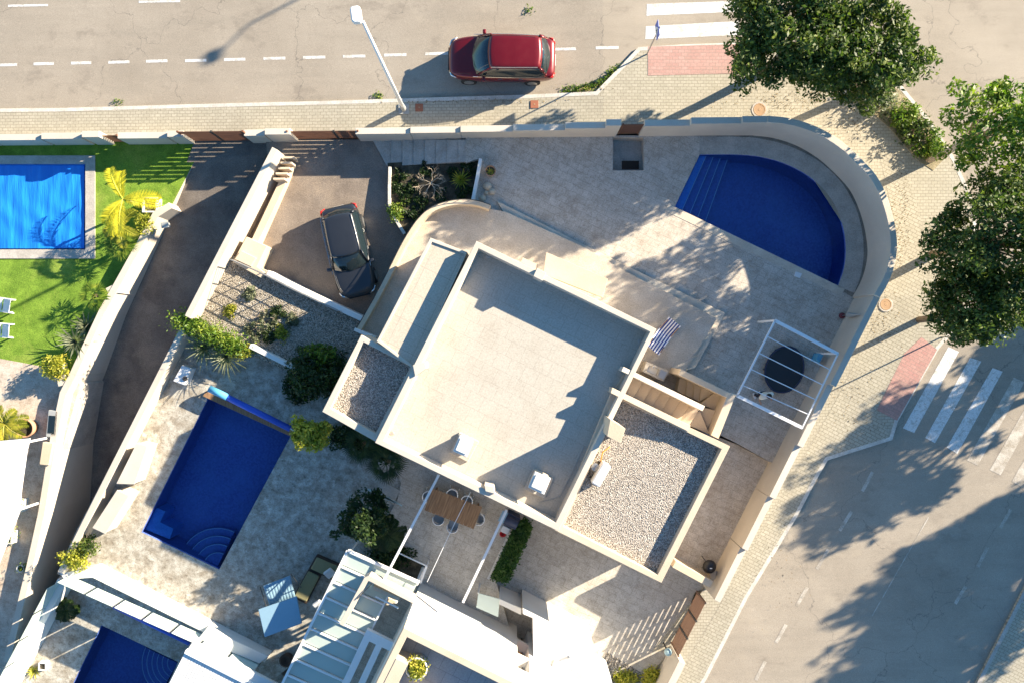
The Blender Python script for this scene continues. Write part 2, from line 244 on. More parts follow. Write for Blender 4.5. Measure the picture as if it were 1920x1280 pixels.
# ---------------------------------------------------------------- mesh builder
class MB:
    def __init__(s): s.v = []; s.f = []; s.mi = []; s.loose = False
    def poly(s, pts, mi=0):
        n = len(s.v); s.v += [Vector(p) for p in pts]; s.f.append(tuple(range(n, n+len(pts)))); s.mi.append(mi); return s
    def prism(s, pts, zb, zt=None, mi=0, holes=(), side=None, holeb=None):
        """pts: list of Vector; top at their own z (or zt), bottom at zb (number or function)"""
        side = mi if side is None else side
        loops = [[Vector((p.x, p.y, p.z if zt is None else zt)) for p in lp] for lp in [pts]+list(holes)]
        flat = [p for lp in loops for p in lp]; n = len(s.v); s.v += flat
        tris = tessellate_polygon([[Vector((p.x, p.y, 0)) for p in lp] for lp in loops])
        for t in tris:
            a, b, c = (flat[i] for i in t)
            if (b-a).cross(c-a).z < 0: t = (t[0], t[2], t[1])
            s.f.append(tuple(n+i for i in t)); s.mi.append(mi)
        k = n; 
        for li, lp in enumerate(loops):
            m = len(s.v); zz = zb if li == 0 or holeb is None else holeb
            s.v += [Vector((p.x, p.y, zz(p) if callable(zz) else zz)) for p in lp]
            L = len(lp); area = sum(lp[i].x*lp[(i+1) % L].y-lp[(i+1) % L].x*lp[i].y for i in range(L))
            for i in range(L):
                j = (i+1) % L; q = (k+i, m+i, m+j, k+j)
                if (area < 0) != (li > 0): q = q[::-1]
                s.f.append(q); s.mi.append(side)
            if li == 0 and not holes:
                bt = tuple(range(m, m+L)); s.f.append(bt if area < 0 else bt[::-1]); s.mi.append(side)
            k += L
        return s
    def box(s, c, d, rz=0., mi=0, rx=0., ry=0.):
        M = Matrix.Translation(c) @ Matrix.Rotation(rz, 4, 'Z') @ Matrix.Rotation(ry, 4, 'Y') @ Matrix.Rotation(rx, 4, 'X')
        n = len(s.v); x, y, z = d[0]/2, d[1]/2, d[2]/2
        s.v += [M @ Vector(p) for p in ((-x,-y,-z),(x,-y,-z),(x,y,-z),(-x,y,-z),(-x,-y,z),(x,-y,z),(x,y,z),(-x,y,z))]
        for q in ((0,3,2,1),(4,5,6,7),(0,1,5,4),(1,2,6,5),(2,3,7,6),(3,0,4,7)): s.f.append(tuple(n+i for i in q)); s.mi.append(mi)
        return s
    def bar(s, a, b, w, h=None, mi=0):
        h = h or w; a = Vector(a); b = Vector(b); d = b-a; L = d.length; d.normalize()
        up = Vector((0, 0, 1)) if abs(d.z) < .95 else Vector((0, 1, 0)); x = d.cross(up).normalized(); u = x.cross(d)
        n = len(s.v)
        for p in (a, b):
            for sx, su in ((-1, -1), (1, -1), (1, 1), (-1, 1)): s.v.append(p+x*sx*w/2+u*su*h/2)
        for q in ((0,1,2,3),(7,6,5,4),(0,4,5,1),(1,5,6,2),(2,6,7,3),(3,7,4,0)): s.f.append(tuple(n+i for i in q)); s.mi.append(mi)
        return s
    def tube(s, path, r, n=8, mi=0, caps=True):
        path = [Vector(p) for p in path]; rs = r if hasattr(r, '__len__') else [r]*len(path); b0 = len(s.v)
        for i, p in enumerate(path):
            d = (path[min(i+1, len(path)-1)]-path[max(i-1, 0)]).normalized()
            up = Vector((0, 0, 1)) if abs(d.z) < .9 else Vector((1, 0, 0)); x = d.cross(up).normalized(); u = x.cross(d)
            for k in range(n):
                a = 2*math.pi*k/n; s.v.append(p+x*math.cos(a)*rs[i]+u*math.sin(a)*rs[i])
        for i in range(len(path)-1):
            for k in range(n):
                j = (k+1) % n; s.f.append((b0+i*n+k, b0+i*n+j, b0+(i+1)*n+j, b0+(i+1)*n+k)); s.mi.append(mi)
        if caps:
            s.f.append(tuple(b0+k for k in range(n))[::-1]); s.mi.append(mi)
            e = b0+(len(path)-1)*n; s.f.append(tuple(e+k for k in range(n))); s.mi.append(mi)
        return s
    def lathe(s, c, prof, n=24, mi=0):
        c = Vector(c); b0 = len(s.v)
        for r, z in prof:
            for k in range(n):
                a = 2*math.pi*k/n; s.v.append(c+Vector((r*math.cos(a), r*math.sin(a), z)))
        for i in range(len(prof)-1):
            for k in range(n):
                j = (k+1) % n; s.f.append((b0+i*n+k, b0+i*n+j, b0+(i+1)*n+j, b0+(i+1)*n+k)); s.mi.append(mi)
        return s
    def grid(s, fn, nu, nv, mi=0):
        b0 = len(s.v)
        for i in range(nu+1):
            for j in range(nv+1): s.v.append(Vector(fn(i/nu, j/nv)))
        for i in range(nu):
            for j in range(nv): q = b0+i*(nv+1)+j; s.f.append((q, q+nv+1, q+nv+2, q+1)); s.mi.append(mi)
        return s
    def build(s, name, mats, parent=None, local=False, smooth=False, bevel=0., sub=0, recalc=True, solid=0., origin=None):
        if isinstance(mats, str): mats = [mats]
        if local: o0 = Vector((0, 0, 0))
        elif origin is not None: o0 = Vector(origin)
        else:
            xs = [p.x for p in s.v]; ys = [p.y for p in s.v]; o0 = Vector(((min(xs)+max(xs))/2, (min(ys)+max(ys))/2, min(p.z for p in s.v)))
        me = bpy.data.meshes.new(name); me.from_pydata([p-o0 for p in s.v], [], s.f)
        for mname in mats: me.materials.append(MATS[mname])
        me.polygons.foreach_set('material_index', s.mi)
        if recalc:
            bm = bmesh.new(); bm.from_mesh(me); bmesh.ops.remove_doubles(bm, verts=bm.verts, dist=1e-5)
            bmesh.ops.recalc_face_normals(bm, faces=bm.faces); bm.to_mesh(me); bm.free()
        if smooth: me.polygons.foreach_set('use_smooth', [True]*len(me.polygons))
        me.update()
        o = bpy.data.objects.new(name, me); COL.objects.link(o)
        if parent is not None:
            o.parent = parent
            o.location = o0-(WL[parent.name] if not local else Vector((0, 0, 0)))
            WL[o.name] = o0
        else: o.location = o0; WL[o.name] = o0
        if solid: md = o.modifiers.new('solid', 'SOLIDIFY'); md.thickness = solid; md.offset = 0
        if bevel: md = o.modifiers.new('bevel', 'BEVEL'); md.width = bevel; md.segments = 2; md.limit_method = 'ANGLE'; md.angle_limit = R(35)
        if sub: md = o.modifiers.new('sub', 'SUBSURF'); md.levels = sub; md.render_levels = sub
        return o
WL = {}
def tag(o, label, cat=None, group=None, kind=None):
    o['label'] = label
    if cat: o['category'] = cat
    if group: o['group'] = group
    if kind: o['kind'] = kind
    return o
def thing(name, label, cat, loc=(0, 0, 0), rz=0., group=None):
    o = bpy.data.objects.new(name, None); COL.objects.link(o); o.empty_display_size = .2
    o.location = loc; o.rotation_euler = (0, 0, rz); WL[o.name] = Vector(loc)
    return tag(o, label, cat, group)
def struct(name, mb, mat, **k):
    o = mb.build(name, mat, **k); o['kind'] = 'structure'; return o
def copytree(o, loc, rz, label, parent=None):
    c = o.copy(); COL.objects.link(c)
    if parent is None: c.location = loc; c.rotation_euler = (0, 0, rz); c['label'] = label
    else: c.parent = parent
    for ch in list(o.children): copytree(ch, None, None, None, c)
    return c
def cat(pts, n=4, closed=False):
    out = []; N = len(pts); P = [Vector((*p, 0)) if len(p) == 2 else Vector(p) for p in pts]
    for i in range(N-1):
        a, b, c, d = P[max(i-1, 0)], P[i], P[i+1], P[min(i+2, N-1)]
        for k in range(n):
            t = k/n; q = .5*((2*b)+(c-a)*t+(2*a-5*b+4*c-d)*t*t+(3*b-a-3*c+d)*t**3); out.append(q)
    out.append(P[-1]); return [(q.x, q.y) for q in out] if len(pts[0]) == 2 else out
def pw(pts, z): return [W(x, y, z) for x, y in pts]
def ps(pts, off=0.): return [S(x, y, off) for x, y in pts]
BASE = -6.0
# ================================================================ GROUND AND STREETS
def offs(line, w, closed=False):
    out = []; n = len(line)
    for i, p in enumerate(line):
        a = line[(i-1) % n] if (i > 0 or closed) else None; c = line[(i+1) % n] if (i < n-1 or closed) else None
        ns = []
        for q, r in ((a, p), (p, c)):
            if q is None or r is None: continue
            d = Vector((r.x-q.x, r.y-q.y, 0)).normalized(); ns.append(Vector((-d.y, d.x, 0)))
        m = sum(ns, Vector()) ; m.normalize(); k = w/max(.5, m.dot(ns[0])); out.append(p+m*k)
    return out
def wall(mb, line, w, zb, mi=0):
    """line: top outline (Vectors with z), w: thickness to the left of the line's direction"""
    inn = offs(line, w)
    for i in range(len(line)-1): mb.prism([line[i], line[i+1], inn[i+1], inn[i]], zb, mi=mi)
    return inn
def ribbon(mb, line, w, mi=0):
    inn = offs(line, w)
    for i in range(len(line)-1): mb.poly([line[i], line[i+1], inn[i+1], inn[i]], mi)
def gsheet(pts, off, thick=0.):
    """a sheet that follows the street's gentle fall; pts are Vectors"""
    bm = bmesh.new(); flat = [Vector((p.x, p.y, 0)) for p in pts]
    vs = [bm.verts.new(p) for p in flat]
    for t in tessellate_polygon([flat]):
        try: bm.faces.new([vs[i] for i in t])
        except ValueError: pass
    for co, no in (((4, 0, 0), (1, 0, 0)), ((-26, 0, 0), (1, 0, 0)), ((0, 2, 0), (0, 1, 0)), ((0, -22, 0), (0, 1, 0))):
        bmesh.ops.bisect_plane(bm, geom=bm.verts[:]+bm.edges[:]+bm.faces[:], plane_co=co, plane_no=no)
    bmesh.ops.recalc_face_normals(bm, faces=bm.faces)
    if bm.faces and sum(f.normal.z for f in bm.faces) < 0: bmesh.ops.reverse_faces(bm, faces=bm.faces)
    for v in bm.verts: v.co.z = G(v.co.x, v.co.y)+off
    if thick:
        r = bmesh.ops.extrude_face_region(bm, geom=bm.faces[:])
        top = set(e for e in r['geom'] if isinstance(e, bmesh.types.BMVert))
        for v in bm.verts:
            if v not in top: v.co.z -= thick
    mb = MB(); bm.verts.index_update(); mb.v = [v.co.copy() for v in bm.verts]; mb.f = [tuple(v.index for v in f.verts) for f in bm.faces]; mb.mi = [0]*len(mb.f)
    bm.free(); return mb
def merge(*ms):
    o = MB()
    for m in ms:
        n = len(o.v); o.v += m.v; o.f += [tuple(n+i for i in f) for f in m.f]; o.mi += m.mi
    return o
# outer line of the curved / straight east wall
arc = [W(x, y, 2.15) for x, y in ((1440, 217.5), (1470, 220), (1502, 227), (1533, 238.5), (1560, 253), (1587, 272), (1616, 299), (1643, 329), (1661, 363), (1674, 403), (1681, 440), (1682, 470), (1676, 503), (1665, 532), (1650, 558))]
arc = cat(arc, 3)
NE_ = Vector((.894, -.447, 0)); DE = Vector((-.447, -.894, 0))
def eline(px, py, z):
    p = W(px, py, z); p = Vector((p.x, p.y, z)); return p+NE_*(12.86-p.x*.894-p.y*-.447)
esegs = [((1650, 558), (1566, 724), 1.95), ((1566, 724), (1503, 838), 1.68), ((1503, 838), (1446, 932), 1.5), ((1446, 932), (1393, 1028), 1.32), ((1393, 1028), (1345, 1127), 1.16)]
wallin = [Vector((p.x, p.y, 0)) for p in offs(arc, .14)[::-1]]      # not used for direction, only footprint
foot = []
for p, q in zip(arc, offs(arc, -.14)): foot.append(Vector((q.x, q.y, 0)))
g = MB(); g.poly([(-400, -400, BASE), (400, -400, BASE), (400, 400, BASE), (-400, 400, BASE)]); struct('ground', g, 'earth')
# road: an L of asphalt outside the lots
road = [Vector(p) for p in ((-150, 9.0, 0), (-1, 9.1, 0), (9, 9.0, 0), (13, 7.5, 0), (15.6, 3.5, 0), (14.5, 0, 0), (12, -5, 0), (-2, -33, 0), (-40, -109, 0), (150, -109, 0), (150, 109, 0), (-150, 109, 0))]
struct('road', gsheet(road, 0), 'asphalt')
# pavement along both streets with its bulge at the corner
kerb_px = [(-600, 207), (0, 204), (117, 203), (356, 196), (640, 189), (757, 185), (986, 178), (1117, 172), (1160, 128), (1197, 89), (1280, 84), (1390, 80),
           (1500, 86), (1600, 112), (1690, 160), (1745, 226), (1792, 300), (1826, 380), (1838, 470), (1826, 560), (1795, 615), (1760, 654), (1684, 788), (1673, 824), (1552, 862), (1530, 900), (1494, 969), (1402, 1120), (1326, 1270), (1180, 1515)]
kerb = [S(x, y, .12) for x, y in kerb_px]
inner = [Vector((-9, -33, 0))]+[Vector((*(eline(*esegs[-1][1], 1.2)-NE_*.14).xy, 0)), Vector((*(eline(1566, 724, 1.9)-NE_*.14).xy, 0))]+foot[::-1]+[Vector((6, 9.12, 0)), Vector((-1, 9.05, 0)), Vector((-60, 8.75, 0))]
struct('pavement', gsheet(kerb+inner, .12, .5), 'pavers')
ko = MB(); inn = offs(kerb, -.16)
for i in range(len(kerb)-1):
    m_ = MB(); gs = gsheet([kerb[i], kerb[i+1], inn[i+1], inn[i]], .126, .02); ko = merge(ko, gs)
struct('kerb', ko, 'kerb')
east = [(1690, 300), (1640, 250), (1680, 430), (1655, 575), (1570, 745), (1340, 1150), (1230, 1340), (1290, 1340), (1330, 1262), (1402, 1116), (1494, 964), (1528, 900), (1549, 858), (1669, 820), (1640, 767), (1712, 640), (1740, 560), (1730, 420)]
struct('pavement', gsheet(ps(east, .124), .1245), 'pavers_east')
for nm, pts, mt in (('pavement', [(1215, 88), (1386, 83), (1386, 138), (1215, 142)], 'pavers_red'), ('pavement', [(1728, 632), (1757, 655), (1682, 788), (1644, 768), (1696, 662)], 'pavers_red_east')):
    struct(nm, gsheet(ps(pts, .13), .129), mt)
# far pavement at the lower right
fp = ps([(1806, 1330), (1925, 1095), (2200, 600), (2300, 620), (2300, 1400), (1900, 1400)], .12); struct('pavement', gsheet(fp, .12, .3), 'pavers_east')
k2 = [S(*q, .126) for q in ((1806, 1330), (1925, 1095), (2200, 600))]; ki = offs(k2, -.18)
struct('kerb', gsheet([k2[0], k2[1], k2[2], ki[2], ki[1], ki[0]], .128), 'concrete')
# painted markings
def mark(pts, mt='paint', worn=False):
    return gsheet(ps(pts, .006), .006)
for a, b_, y in ((0, 32, 122), (63, 101, 120), (133, 171, 118.5), (203, 243, 117), (274, 314, 115), (347, 387, 114), (420, 460, 112), (494, 535, 110), (568, 610, 108), (643, 685, 106), (720, 762, 103.5), (797, 840, 101), (960, 1000, 95), (1040, 1080, 92.5), (1117, 1160, 90)):
    struct('road_marking', mark([(a, y-2.2), (b_, y-3.2), (b_, y+2), (a, y+3)]), 'paint')
for a, b_, y in ((15, 90, 11), (260, 338, 3.5)):
    struct('road_marking', mark([(a, y-1.6), (b_, y-3), (b_, y+1), (a, y+2.4)]), 'paint')
for q in ([(1213, 8), (1388, 2), (1390, 22), (1212, 30)], [(1211, 50), (1386, 40), (1386, 66), (1210, 74)], [(1778, 650), (1798, 659), (1714, 811), (1693, 802)], [(1819, 670), (1840, 677), (1753, 830), (1735, 820)],
          [(1861, 689), (1880, 696), (1795, 850), (1775, 838)]):
    struct('crosswalk', mark(q), 'paint')
for q in ([(1901, 707), (1921, 716), (1833, 872), (1813, 862)], [(1942, 730), (1962, 738), (1876, 890), (1856, 880)], [(1984, 750), (2002, 758), (1916, 912), (1897, 902)]):
    struct('crosswalk', mark(q), 'paint_worn')
def dash(x0, y0, x1, y1, w=3.2, mt='paint_worn'):
    d = Vector((x1-x0, y1-y0)).normalized(); n = Vector((-d.y, d.x))*w
    struct('road_marking', mark([(x0-n.x, y0-n.y), (x1-n.x, y1-n.y), (x1+n.x, y1+n.y), (x0+n.x, y0+n.y)]), mt)
for q in ((1636, 884, 1617, 920), (1597, 958, 1574, 994), (1553, 1029, 1532, 1066), (1514, 1100, 1494, 1135), (1474, 1170, 1455, 1204), (1435, 1239, 1417, 1274), (1895, 954, 1876, 989), (1852, 1025, 1833, 1062), (1811, 1098, 1791, 1131)): dash(*q)
dash(1741, 969, 1635, 1154, .9)
# ================================================================ LOTS
deck = {}
def slab(name, pts, z, mat, holes=(), zb=BASE, sidemat='concrete', holeb=None):
    mb = MB(); mb.prism(pw(pts, z) if not callable(z) else pts, zb, mi=0, side=1, holes=[pw(h, z) for h in holes], holeb=holeb)
    o = mb.build(name, [mat, sidemat], recalc=False); o['kind'] = 'structure'; return o
def plane(x0, y0, z0, y1, z1):     # height that changes with world y
    return lambda x, y: z0+(z1-z0)*min(1, max(0, (y-y0)/(y1-y0)))
def onplane(fn, px, py, off=0.):
    z = 0
    for _ in range(14): p = W(px, py, z); z = fn(p.x, p.y)+off
    return W(px, py, z)
# boundary wall heights on the north side
def yin(x): return 8.76+(x+22)*.0085
def nseg(x0, x1, y):
    z = 1.
    for _ in range(6): X = (x0-960)*(H-z)/F; z = H-(yin(X)+.27)*F/(640-y)
    a = (x0-960)*(H-z)/F; b = (x1-960)*(H-z)/F
    return [Vector((b, yin(b), z)), Vector((a, yin(a), z)), Vector((a, yin(a)+.27, z)), Vector((b, yin(b)+.27, z))]
# patio by the pool
PC = [(1364, 289.5), (1416, 292.5), (1467, 305), (1513, 328), (1548, 359), (1571, 396), (1583.5, 438), (1586, 478), (1581, 510), (1571, 537)]
pool_out = [(1312, 290)]+cat(PC, 4)+[(1265, 388)]
pit = [(1149, 258), (1207, 258), (1207, 320), (1149, 320)]
e0 = eline(1650, 558, 1.95); e0 = e0-NE_*.14; e1 = eline(1446, 868, 1.5)-NE_*.14; 
xw = W(873, 250, 0).x
patio = [Vector((xw, yin(xw)+.14, 0)), Vector((2, yin(2)+.14, 0)), Vector((9, yin(9)+.14, 0))]+foot+[Vector((e0.x, e0.y, 0)), Vector((*(W(1442, 866, 0)+NE_*.75).xy, 0)), W(1385, 832, 0), W(1200, 740, 0), W(960, 500, 0), W(888, 376, 0), W(904, 296, 0), W(873, 306, 0)]
mb = MB(); mb.prism(patio, BASE, mi=0, side=1, holes=[pw(pool_out, 0), pw(pit, 0)], holeb=-1.7)
struct('patio', mb, ['stamped', 'concrete'], recalc=False)
# lower strip east of the house, south forecourt, table terrace, neighbour plots
er = [eline(1440, 880, 1.5)-NE_*.14, eline(1345, 1127, 1.16)-NE_*.14]
slab('patio', [(1385, 834), (1300, 800), (1200, 1000), (1262, 1060), (1336, 1102), (1350, 1085), (1418, 960), (1462, 860), (1440, 864)], -.45, 'stamped')
slab('patio', [(1336, 1096), (1262, 1056), (1000, 930), (925, 1085), (900, 1150), (1100, 1340), (1200, 1340), (1222, 1262), (1262, 1210), (1303, 1110)], -1.0, 'stamped_grey')
slab('terrace', [(760, 830), (742, 880), (752, 905), (745, 935), (690, 1040), (640, 1130), (560, 1300), (1000, 1330), (930, 1090), (985, 960)], -.4, 'stamped_grey')
pool2 = [(390, 745), (546, 815), (411, 1067), (265, 997)]
slab('terrace', [(350, 600), (430, 590), (640, 690), (850, 850), (760, 960), (700, 1120), (480, 1300), (440, 1230), (107, 1075), (140, 1000)], -.5, 'stone', holes=[pool2], holeb=-1.9)
pool3 = [(190, 1171), (334, 1240), (290, 1335), (110, 1335)]
slab('terrace', [(112, 1078), (160, 1075), (500, 1240), (560, 1290), (500, 1400), (-60, 1400)], -1.1, 'stone', holes=[pool3], holeb=-2.5)
slab('terrace', [(-300, 655), (0, 672), (60, 683), (130, 696), (150, 720), (100, 900), (20, 1300), (-300, 1300)], -.65, 'stone_warm')
pool1 = [(-200, 308), (160, 308), (160, 468), (-200, 468)]; cop1 = [(-200, 292), (178, 292), (178, 485), (-200, 485)]
slab('lawn', [(-300, 262), (366, 262), (366, 300), (325, 380), (235, 530), (140, 705), (128, 697), (60, 684), (0, 673), (-300, 656)], -.66, 'grass', holes=[cop1])
slab('pool_surround', cop1, -.62, 'concrete', holes=[pool1], holeb=-2.3)
# the dark ramps
d1 = lambda x, y: lerp(-.62, -4.4, min(1, max(0, (8.2-y)/18.)))
mb = MB()
L1 = [(366, 262), (352, 300), (318, 385), (262, 500), (180, 690), (165, 880), (110, 1060), (20, 1260)]; R1 = [(505, 262), (500, 290), (440, 430), (352, 600), (215, 880), (150, 1010), (100, 1100), (20, 1300)]
ll = [onplane(d1, *q) for q in L1]; rr = [onplane(d1, *q) for q in R1]
for i in range(len(ll)-1): mb.poly([ll[i], ll[i+1], rr[i+1], rr[i]])
struct('driveway', mb, 'drive')
d2 = lambda x, y: lerp(-.42, -.95, min(1, max(0, (8.6-y)/8.)))
mb = MB(); q2 = [onplane(d2, *q) for q in ((498, 262), (700, 262), (745, 330), (760, 450), (700, 600), (675, 640), (470, 520), (440, 470), (505, 330))]
mb.prism(q2, BASE); struct('driveway', mb, 'drive_old')
slab('garden_bed', [(436, 480), (505, 510), (700, 618), (660, 760), (600, 735), (552, 702), (470, 665), (345, 625)], .1, 'gravel_garden')
slab('garden_bed', [(727, 306), (902, 296), (889, 378), (850, 400), (765, 450), (733, 408), (727, 380)], -.3, 'soil')
slab('garden_bed', [(1138, 1222), (1205, 1262), (1180, 1340), (1080, 1340)], -.97, 'gravel_dark')
# raised terrace round the house, with its step
rim = pw(cat([(920, 384), (900, 377), (880, 374), (860, 374), (840, 377), (820, 383), (803, 392), (787, 406), (772, 425), (752, 458), (735, 492), (700, 560), (667, 617)], 2), .85)
tp = [Vector((p.x, p.y, .3)) for p in offs(rim, .11)]
mb = MB(); mb.prism(tp+pw([(703, 636), (800, 700), (1200, 720), (1285, 694), (1345, 597), (1175, 510), (1090, 461), (947, 397)], .3), BASE, mi=0, side=1)
struct('terrace', mb, ['stamped_terrace', 'coping'], recalc=False)
mb = MB(); mb.prism(pw([(932, 377), (1087, 455), (1180, 501), (1360, 587), (1303, 690), (1260, 700), (1000, 500)], .15), -.1); struct('step', mb, 'coping', bevel=.01)
# driveway steps up to the patio
for i in range(8):
    a = 712+i*21; z = -.38+i*.05; t0 = i/8; t1 = (i+1)/8
    mb = MB(); mb.prism(pw([(a-(14 if i == 0 else 0), 262), (a+21, 262), (a+21, lerp(313, 303, t1)), (a+(14 if i == 0 else 0), lerp(313, 303, t0))], z), BASE); struct('step', mb, 'concrete', bevel=.01)
# pool coping strips and paving joint lines
mb = MB(); cw = [(1290, 275), (1312, 290), (1370, 290), (1430, 292), (1480, 304), (1520, 328), (1550, 360), (1571, 400), (1583, 440), (1587, 480), (1582, 512), (1572, 536)]
pts = pw([(1312, 290)]+cat(PC, 4), .012); inn = offs(pts, .78)
for i in range(len(pts)-1): mb.prism([pts[i], pts[i+1], inn[i+1], inn[i]], -.02)
struct('pool_surround', mb, 'concrete')
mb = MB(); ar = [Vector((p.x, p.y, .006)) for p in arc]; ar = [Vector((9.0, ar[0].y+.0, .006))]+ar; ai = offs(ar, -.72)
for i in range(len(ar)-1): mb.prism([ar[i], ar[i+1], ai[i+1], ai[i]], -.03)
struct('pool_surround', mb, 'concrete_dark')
mb = MB(); a, c = W(1265, 388, .012), W(1572, 536, .012); d = (c-a).normalized(); n = Vector((d.y, -d.x, 0)); n = n if n.y < 0 else -n
mb.prism([a-d*.3, c+d*.3, c+d*.3+n*.34, a-d*.3+n*.34], -.02); struct('pool_surround', mb, 'coping')
mb = MB(); mb.prism(pw([(1140, 250), (1215, 250), (1215, 330), (1140, 330)], -.6), -1.2); struct('patio', mb, 'concrete')
# ================================================================ POOLS
def pool(name, label, pts, z, depth, mat, wl=.12):
    t = thing(name, label, 'swimming pool', W(*pts[0], z-depth))
    b = MB(); P = pw(pts, z-.004); L = len(P)
    b.poly([Vector((p.x, p.y, z-depth)) for p in P][::-1])
    cen = sum(P, Vector())/L
    for i in range(L):
        p, q = P[i], P[(i+1) % L]; k = lambda v: v+(cen-v).normalized()*.012
        b.poly([k(p), k(q), Vector((k(q).x, k(q).y, z-depth)), Vector((k(p).x, k(p).y, z-depth))])
    b.build('basin', mat, t, recalc=False)
    w = MB(); w.poly([Vector((p.x, p.y, z-wl)) for p in P]); wo = w.build('water', 'water', t)
    if wo.data.polygons[0].normal.z < 0: wo.data.flip_normals()
    return t
P1 = pool('swimming_pool', 'large blue D-shaped pool inside the curved white boundary wall', pool_out, 0, 1.5, 'mosaic')
for i in range(4):                                       # entry steps along the slanted west side
    t0, t1 = i*14, (i+1)*14
    b = MB(); z = -.3-.24*i
    b.prism(pw([(1312+t0*1.0, 290), (1312+t1, 290), (1265+t1*1.05, 388+t1*.48), (1265+t0*1.05, 388+t0*.48)], z), -1.5)
    s = b.build('step', 'mosaic_light' if i == 0 else 'mosaic', P1)
    e = MB(); e.bar(W(1312+t1-1, 290.5, z+.006), W(1265+t1*1.05-1, 388+t1*.48, z+.006), .035, .012); e.build('step_edge', 'step_edge', s)
P2 = pool('swimming_pool', 'long dark blue rectangular pool with round corner steps on the neighbouring terrace', pool2, -.5, 1.4, 'mosaic')
def arcsteps(parent, cx, cy, zt, radii, a0, a1, z0, dz, mat='mosaic'):
    for i, r in enumerate(radii):
        z = zt-z0-dz*i; c = W(cx, cy, z); pts = [Vector((c.x, c.y, z))]+[Vector((c.x+r*math.cos(R(lerp(a0, a1, k/14))), c.y+r*math.sin(R(lerp(a0, a1, k/14))), z)) for k in range(15)]
        b = MB(); b.prism(pts, zt-1.39); s = b.build('step', mat, parent)
        e = MB(); e.tube([p+Vector((0, 0, .004)) for p in pts[1:]], .022, 5); e.build('step_edge', 'step_edge', s)
arcsteps(P2, 408, 1061, -.5, [1.75, 1.38, 1.0, .62][::-1], 64, 154, .25, .24)
b = MB(); z = -.85
b.prism(pw([(294, 951), (310, 958), (300, 978), (325, 990), (318, 1010), (268, 990)], z), -1.9); b.build('bench', 'mosaic_light', P2)
P3 = pool('swimming_pool', 'blue pool with fan-shaped steps at the bottom left corner plot', pool3, -1.1, 1.4, 'mosaic_dark')
arcsteps(P3, 333, 1242, -1.1, [1.65, 1.42, 1.18, .94, .7, .46][::-1], 154, 240, .2, .16, 'mosaic_dark')
P0 = pool('swimming_pool', 'rectangular pool with turquoise cover beside the green lawn', pool1, -.62, 1.4, 'mosaic_light', .18)
cv = MB(); q = pw([(-200, 310), (158, 310), (158, 466), (-200, 466)], -.73)
cv.grid(lambda u, v: lerp(lerp(q[0], q[1], u), lerp(q[3], q[2], u), v)+Vector((0, 0, .02*math.sin(u*60+3*math.sin(v*5))*math.sin(v*9+u*20))), 120, 40)
cvo = cv.build('pool_cover', 'solar_cover', smooth=True); tag(cvo, 'wrinkled turquoise bubble cover floating on the rectangular pool by the lawn', 'pool cover')
# ================================================================ BOUNDARY WALLS
def one(mb, name, mat, label, cat, group=None, parent=None, **k): return tag(mb.build(name, mat, parent, **k), label, cat, group)
mb = MB()
for x0, x1, y in ((666, 769, 240), (769, 863, 238), (863, 962, 236), (962, 1060, 233.5), (1060, 1137, 229.5), (1137, 1165, 224)): mb.prism(nseg(x0, x1, y), BASE)
one(mb, 'boundary_wall', 'stucco', 'stepped cream wall along the street north of the driveway steps', 'wall', bevel=.015)
mb = MB()
for x0, x1, y in ((1209, 1296, 225), (1296, 1392, 220.5)): mb.prism(nseg(x0, x1, y), BASE)
last = nseg(1392, 1440, 218)
mb.prism(last, BASE)
a2 = [Vector((last[3].x if 0 else last[0].x, last[0].y+.27, 2.15))]+arc[1:]
wall(mb, a2, -.27, BASE)
for p, q, z in esegs:
    a, c = eline(*p, z), eline(*q, z); mb.prism([a, c, c-NE_*.27, a-NE_*.27], BASE)
one(mb, 'boundary_wall', 'stucco', 'long white curved wall wrapping the D-shaped pool and the corner of the plot', 'wall', bevel=.015)
mb = MB()
for x0, x1, y in ((-200, -20, 254), (-20, 77, 252), (77, 153, 249.5), (153, 186, 246)): mb.prism(nseg(x0, x1, y), BASE)
one(mb, 'boundary_wall', 'stucco', 'pale street wall beside the rectangular covered pool, left of the small brown gate', 'wall', bevel=.015)
mb = MB()
for x0, x1, y in ((220, 313, 248.5), (313, 344, 245.5)): mb.prism(nseg(x0, x1, y), BASE)
one(mb, 'boundary_wall', 'stucco', 'short pale street wall between the small brown gate and the first sliding gate', 'wall', bevel=.015)
mb = MB()
for x0, x1, y in ((457, 496, 243.5), (496, 544, 241)): mb.prism(nseg(x0, x1, y), BASE)
one(mb, 'boundary_wall', 'stucco', 'pale street pillar wall standing between the two driveway gates', 'wall', bevel=.015)
# driveway dividing walls
mw = MB()
wl = pw([(510, 276), (430, 430), (346, 592)], 1.12); wall(mw, wl, .27, BASE)
wl = pw([(346, 598), (213, 860), (150, 985), (108, 1071)], .36); wall(mw, wl, .27, BASE)
one(mw, 'boundary_wall', 'stucco', 'long pale wall on the right side of the dark sloping ramp, between the two driveways', 'wall', bevel=.015)
mb = MB(); lw = pw([(540, 300), (521, 345), (466, 462)], -.05); wall(mb, lw, .3, BASE)
for k in range(5): p = lerp(W(545, 296, .35), W(527, 336, .35), k/4); mb.box(p+Vector((-.08, 0, -.25)), (.5, .09, .6))
one(mb, 'low_wall', 'stucco_cream', 'low cream ledge with small meter niches beside the brown gate driveway', 'wall', bevel=.01)
mb = MB(); wall(mb, pw([(316, 380), (287, 398), (231, 500), (185, 582), (131, 698)], -.1), .29, BASE); wall(mb, pw([(131, 698), (112, 735), (95, 815), (71, 962), (49, 1062), (25, 1160), (6, 1240)], -.1), .29, BASE)
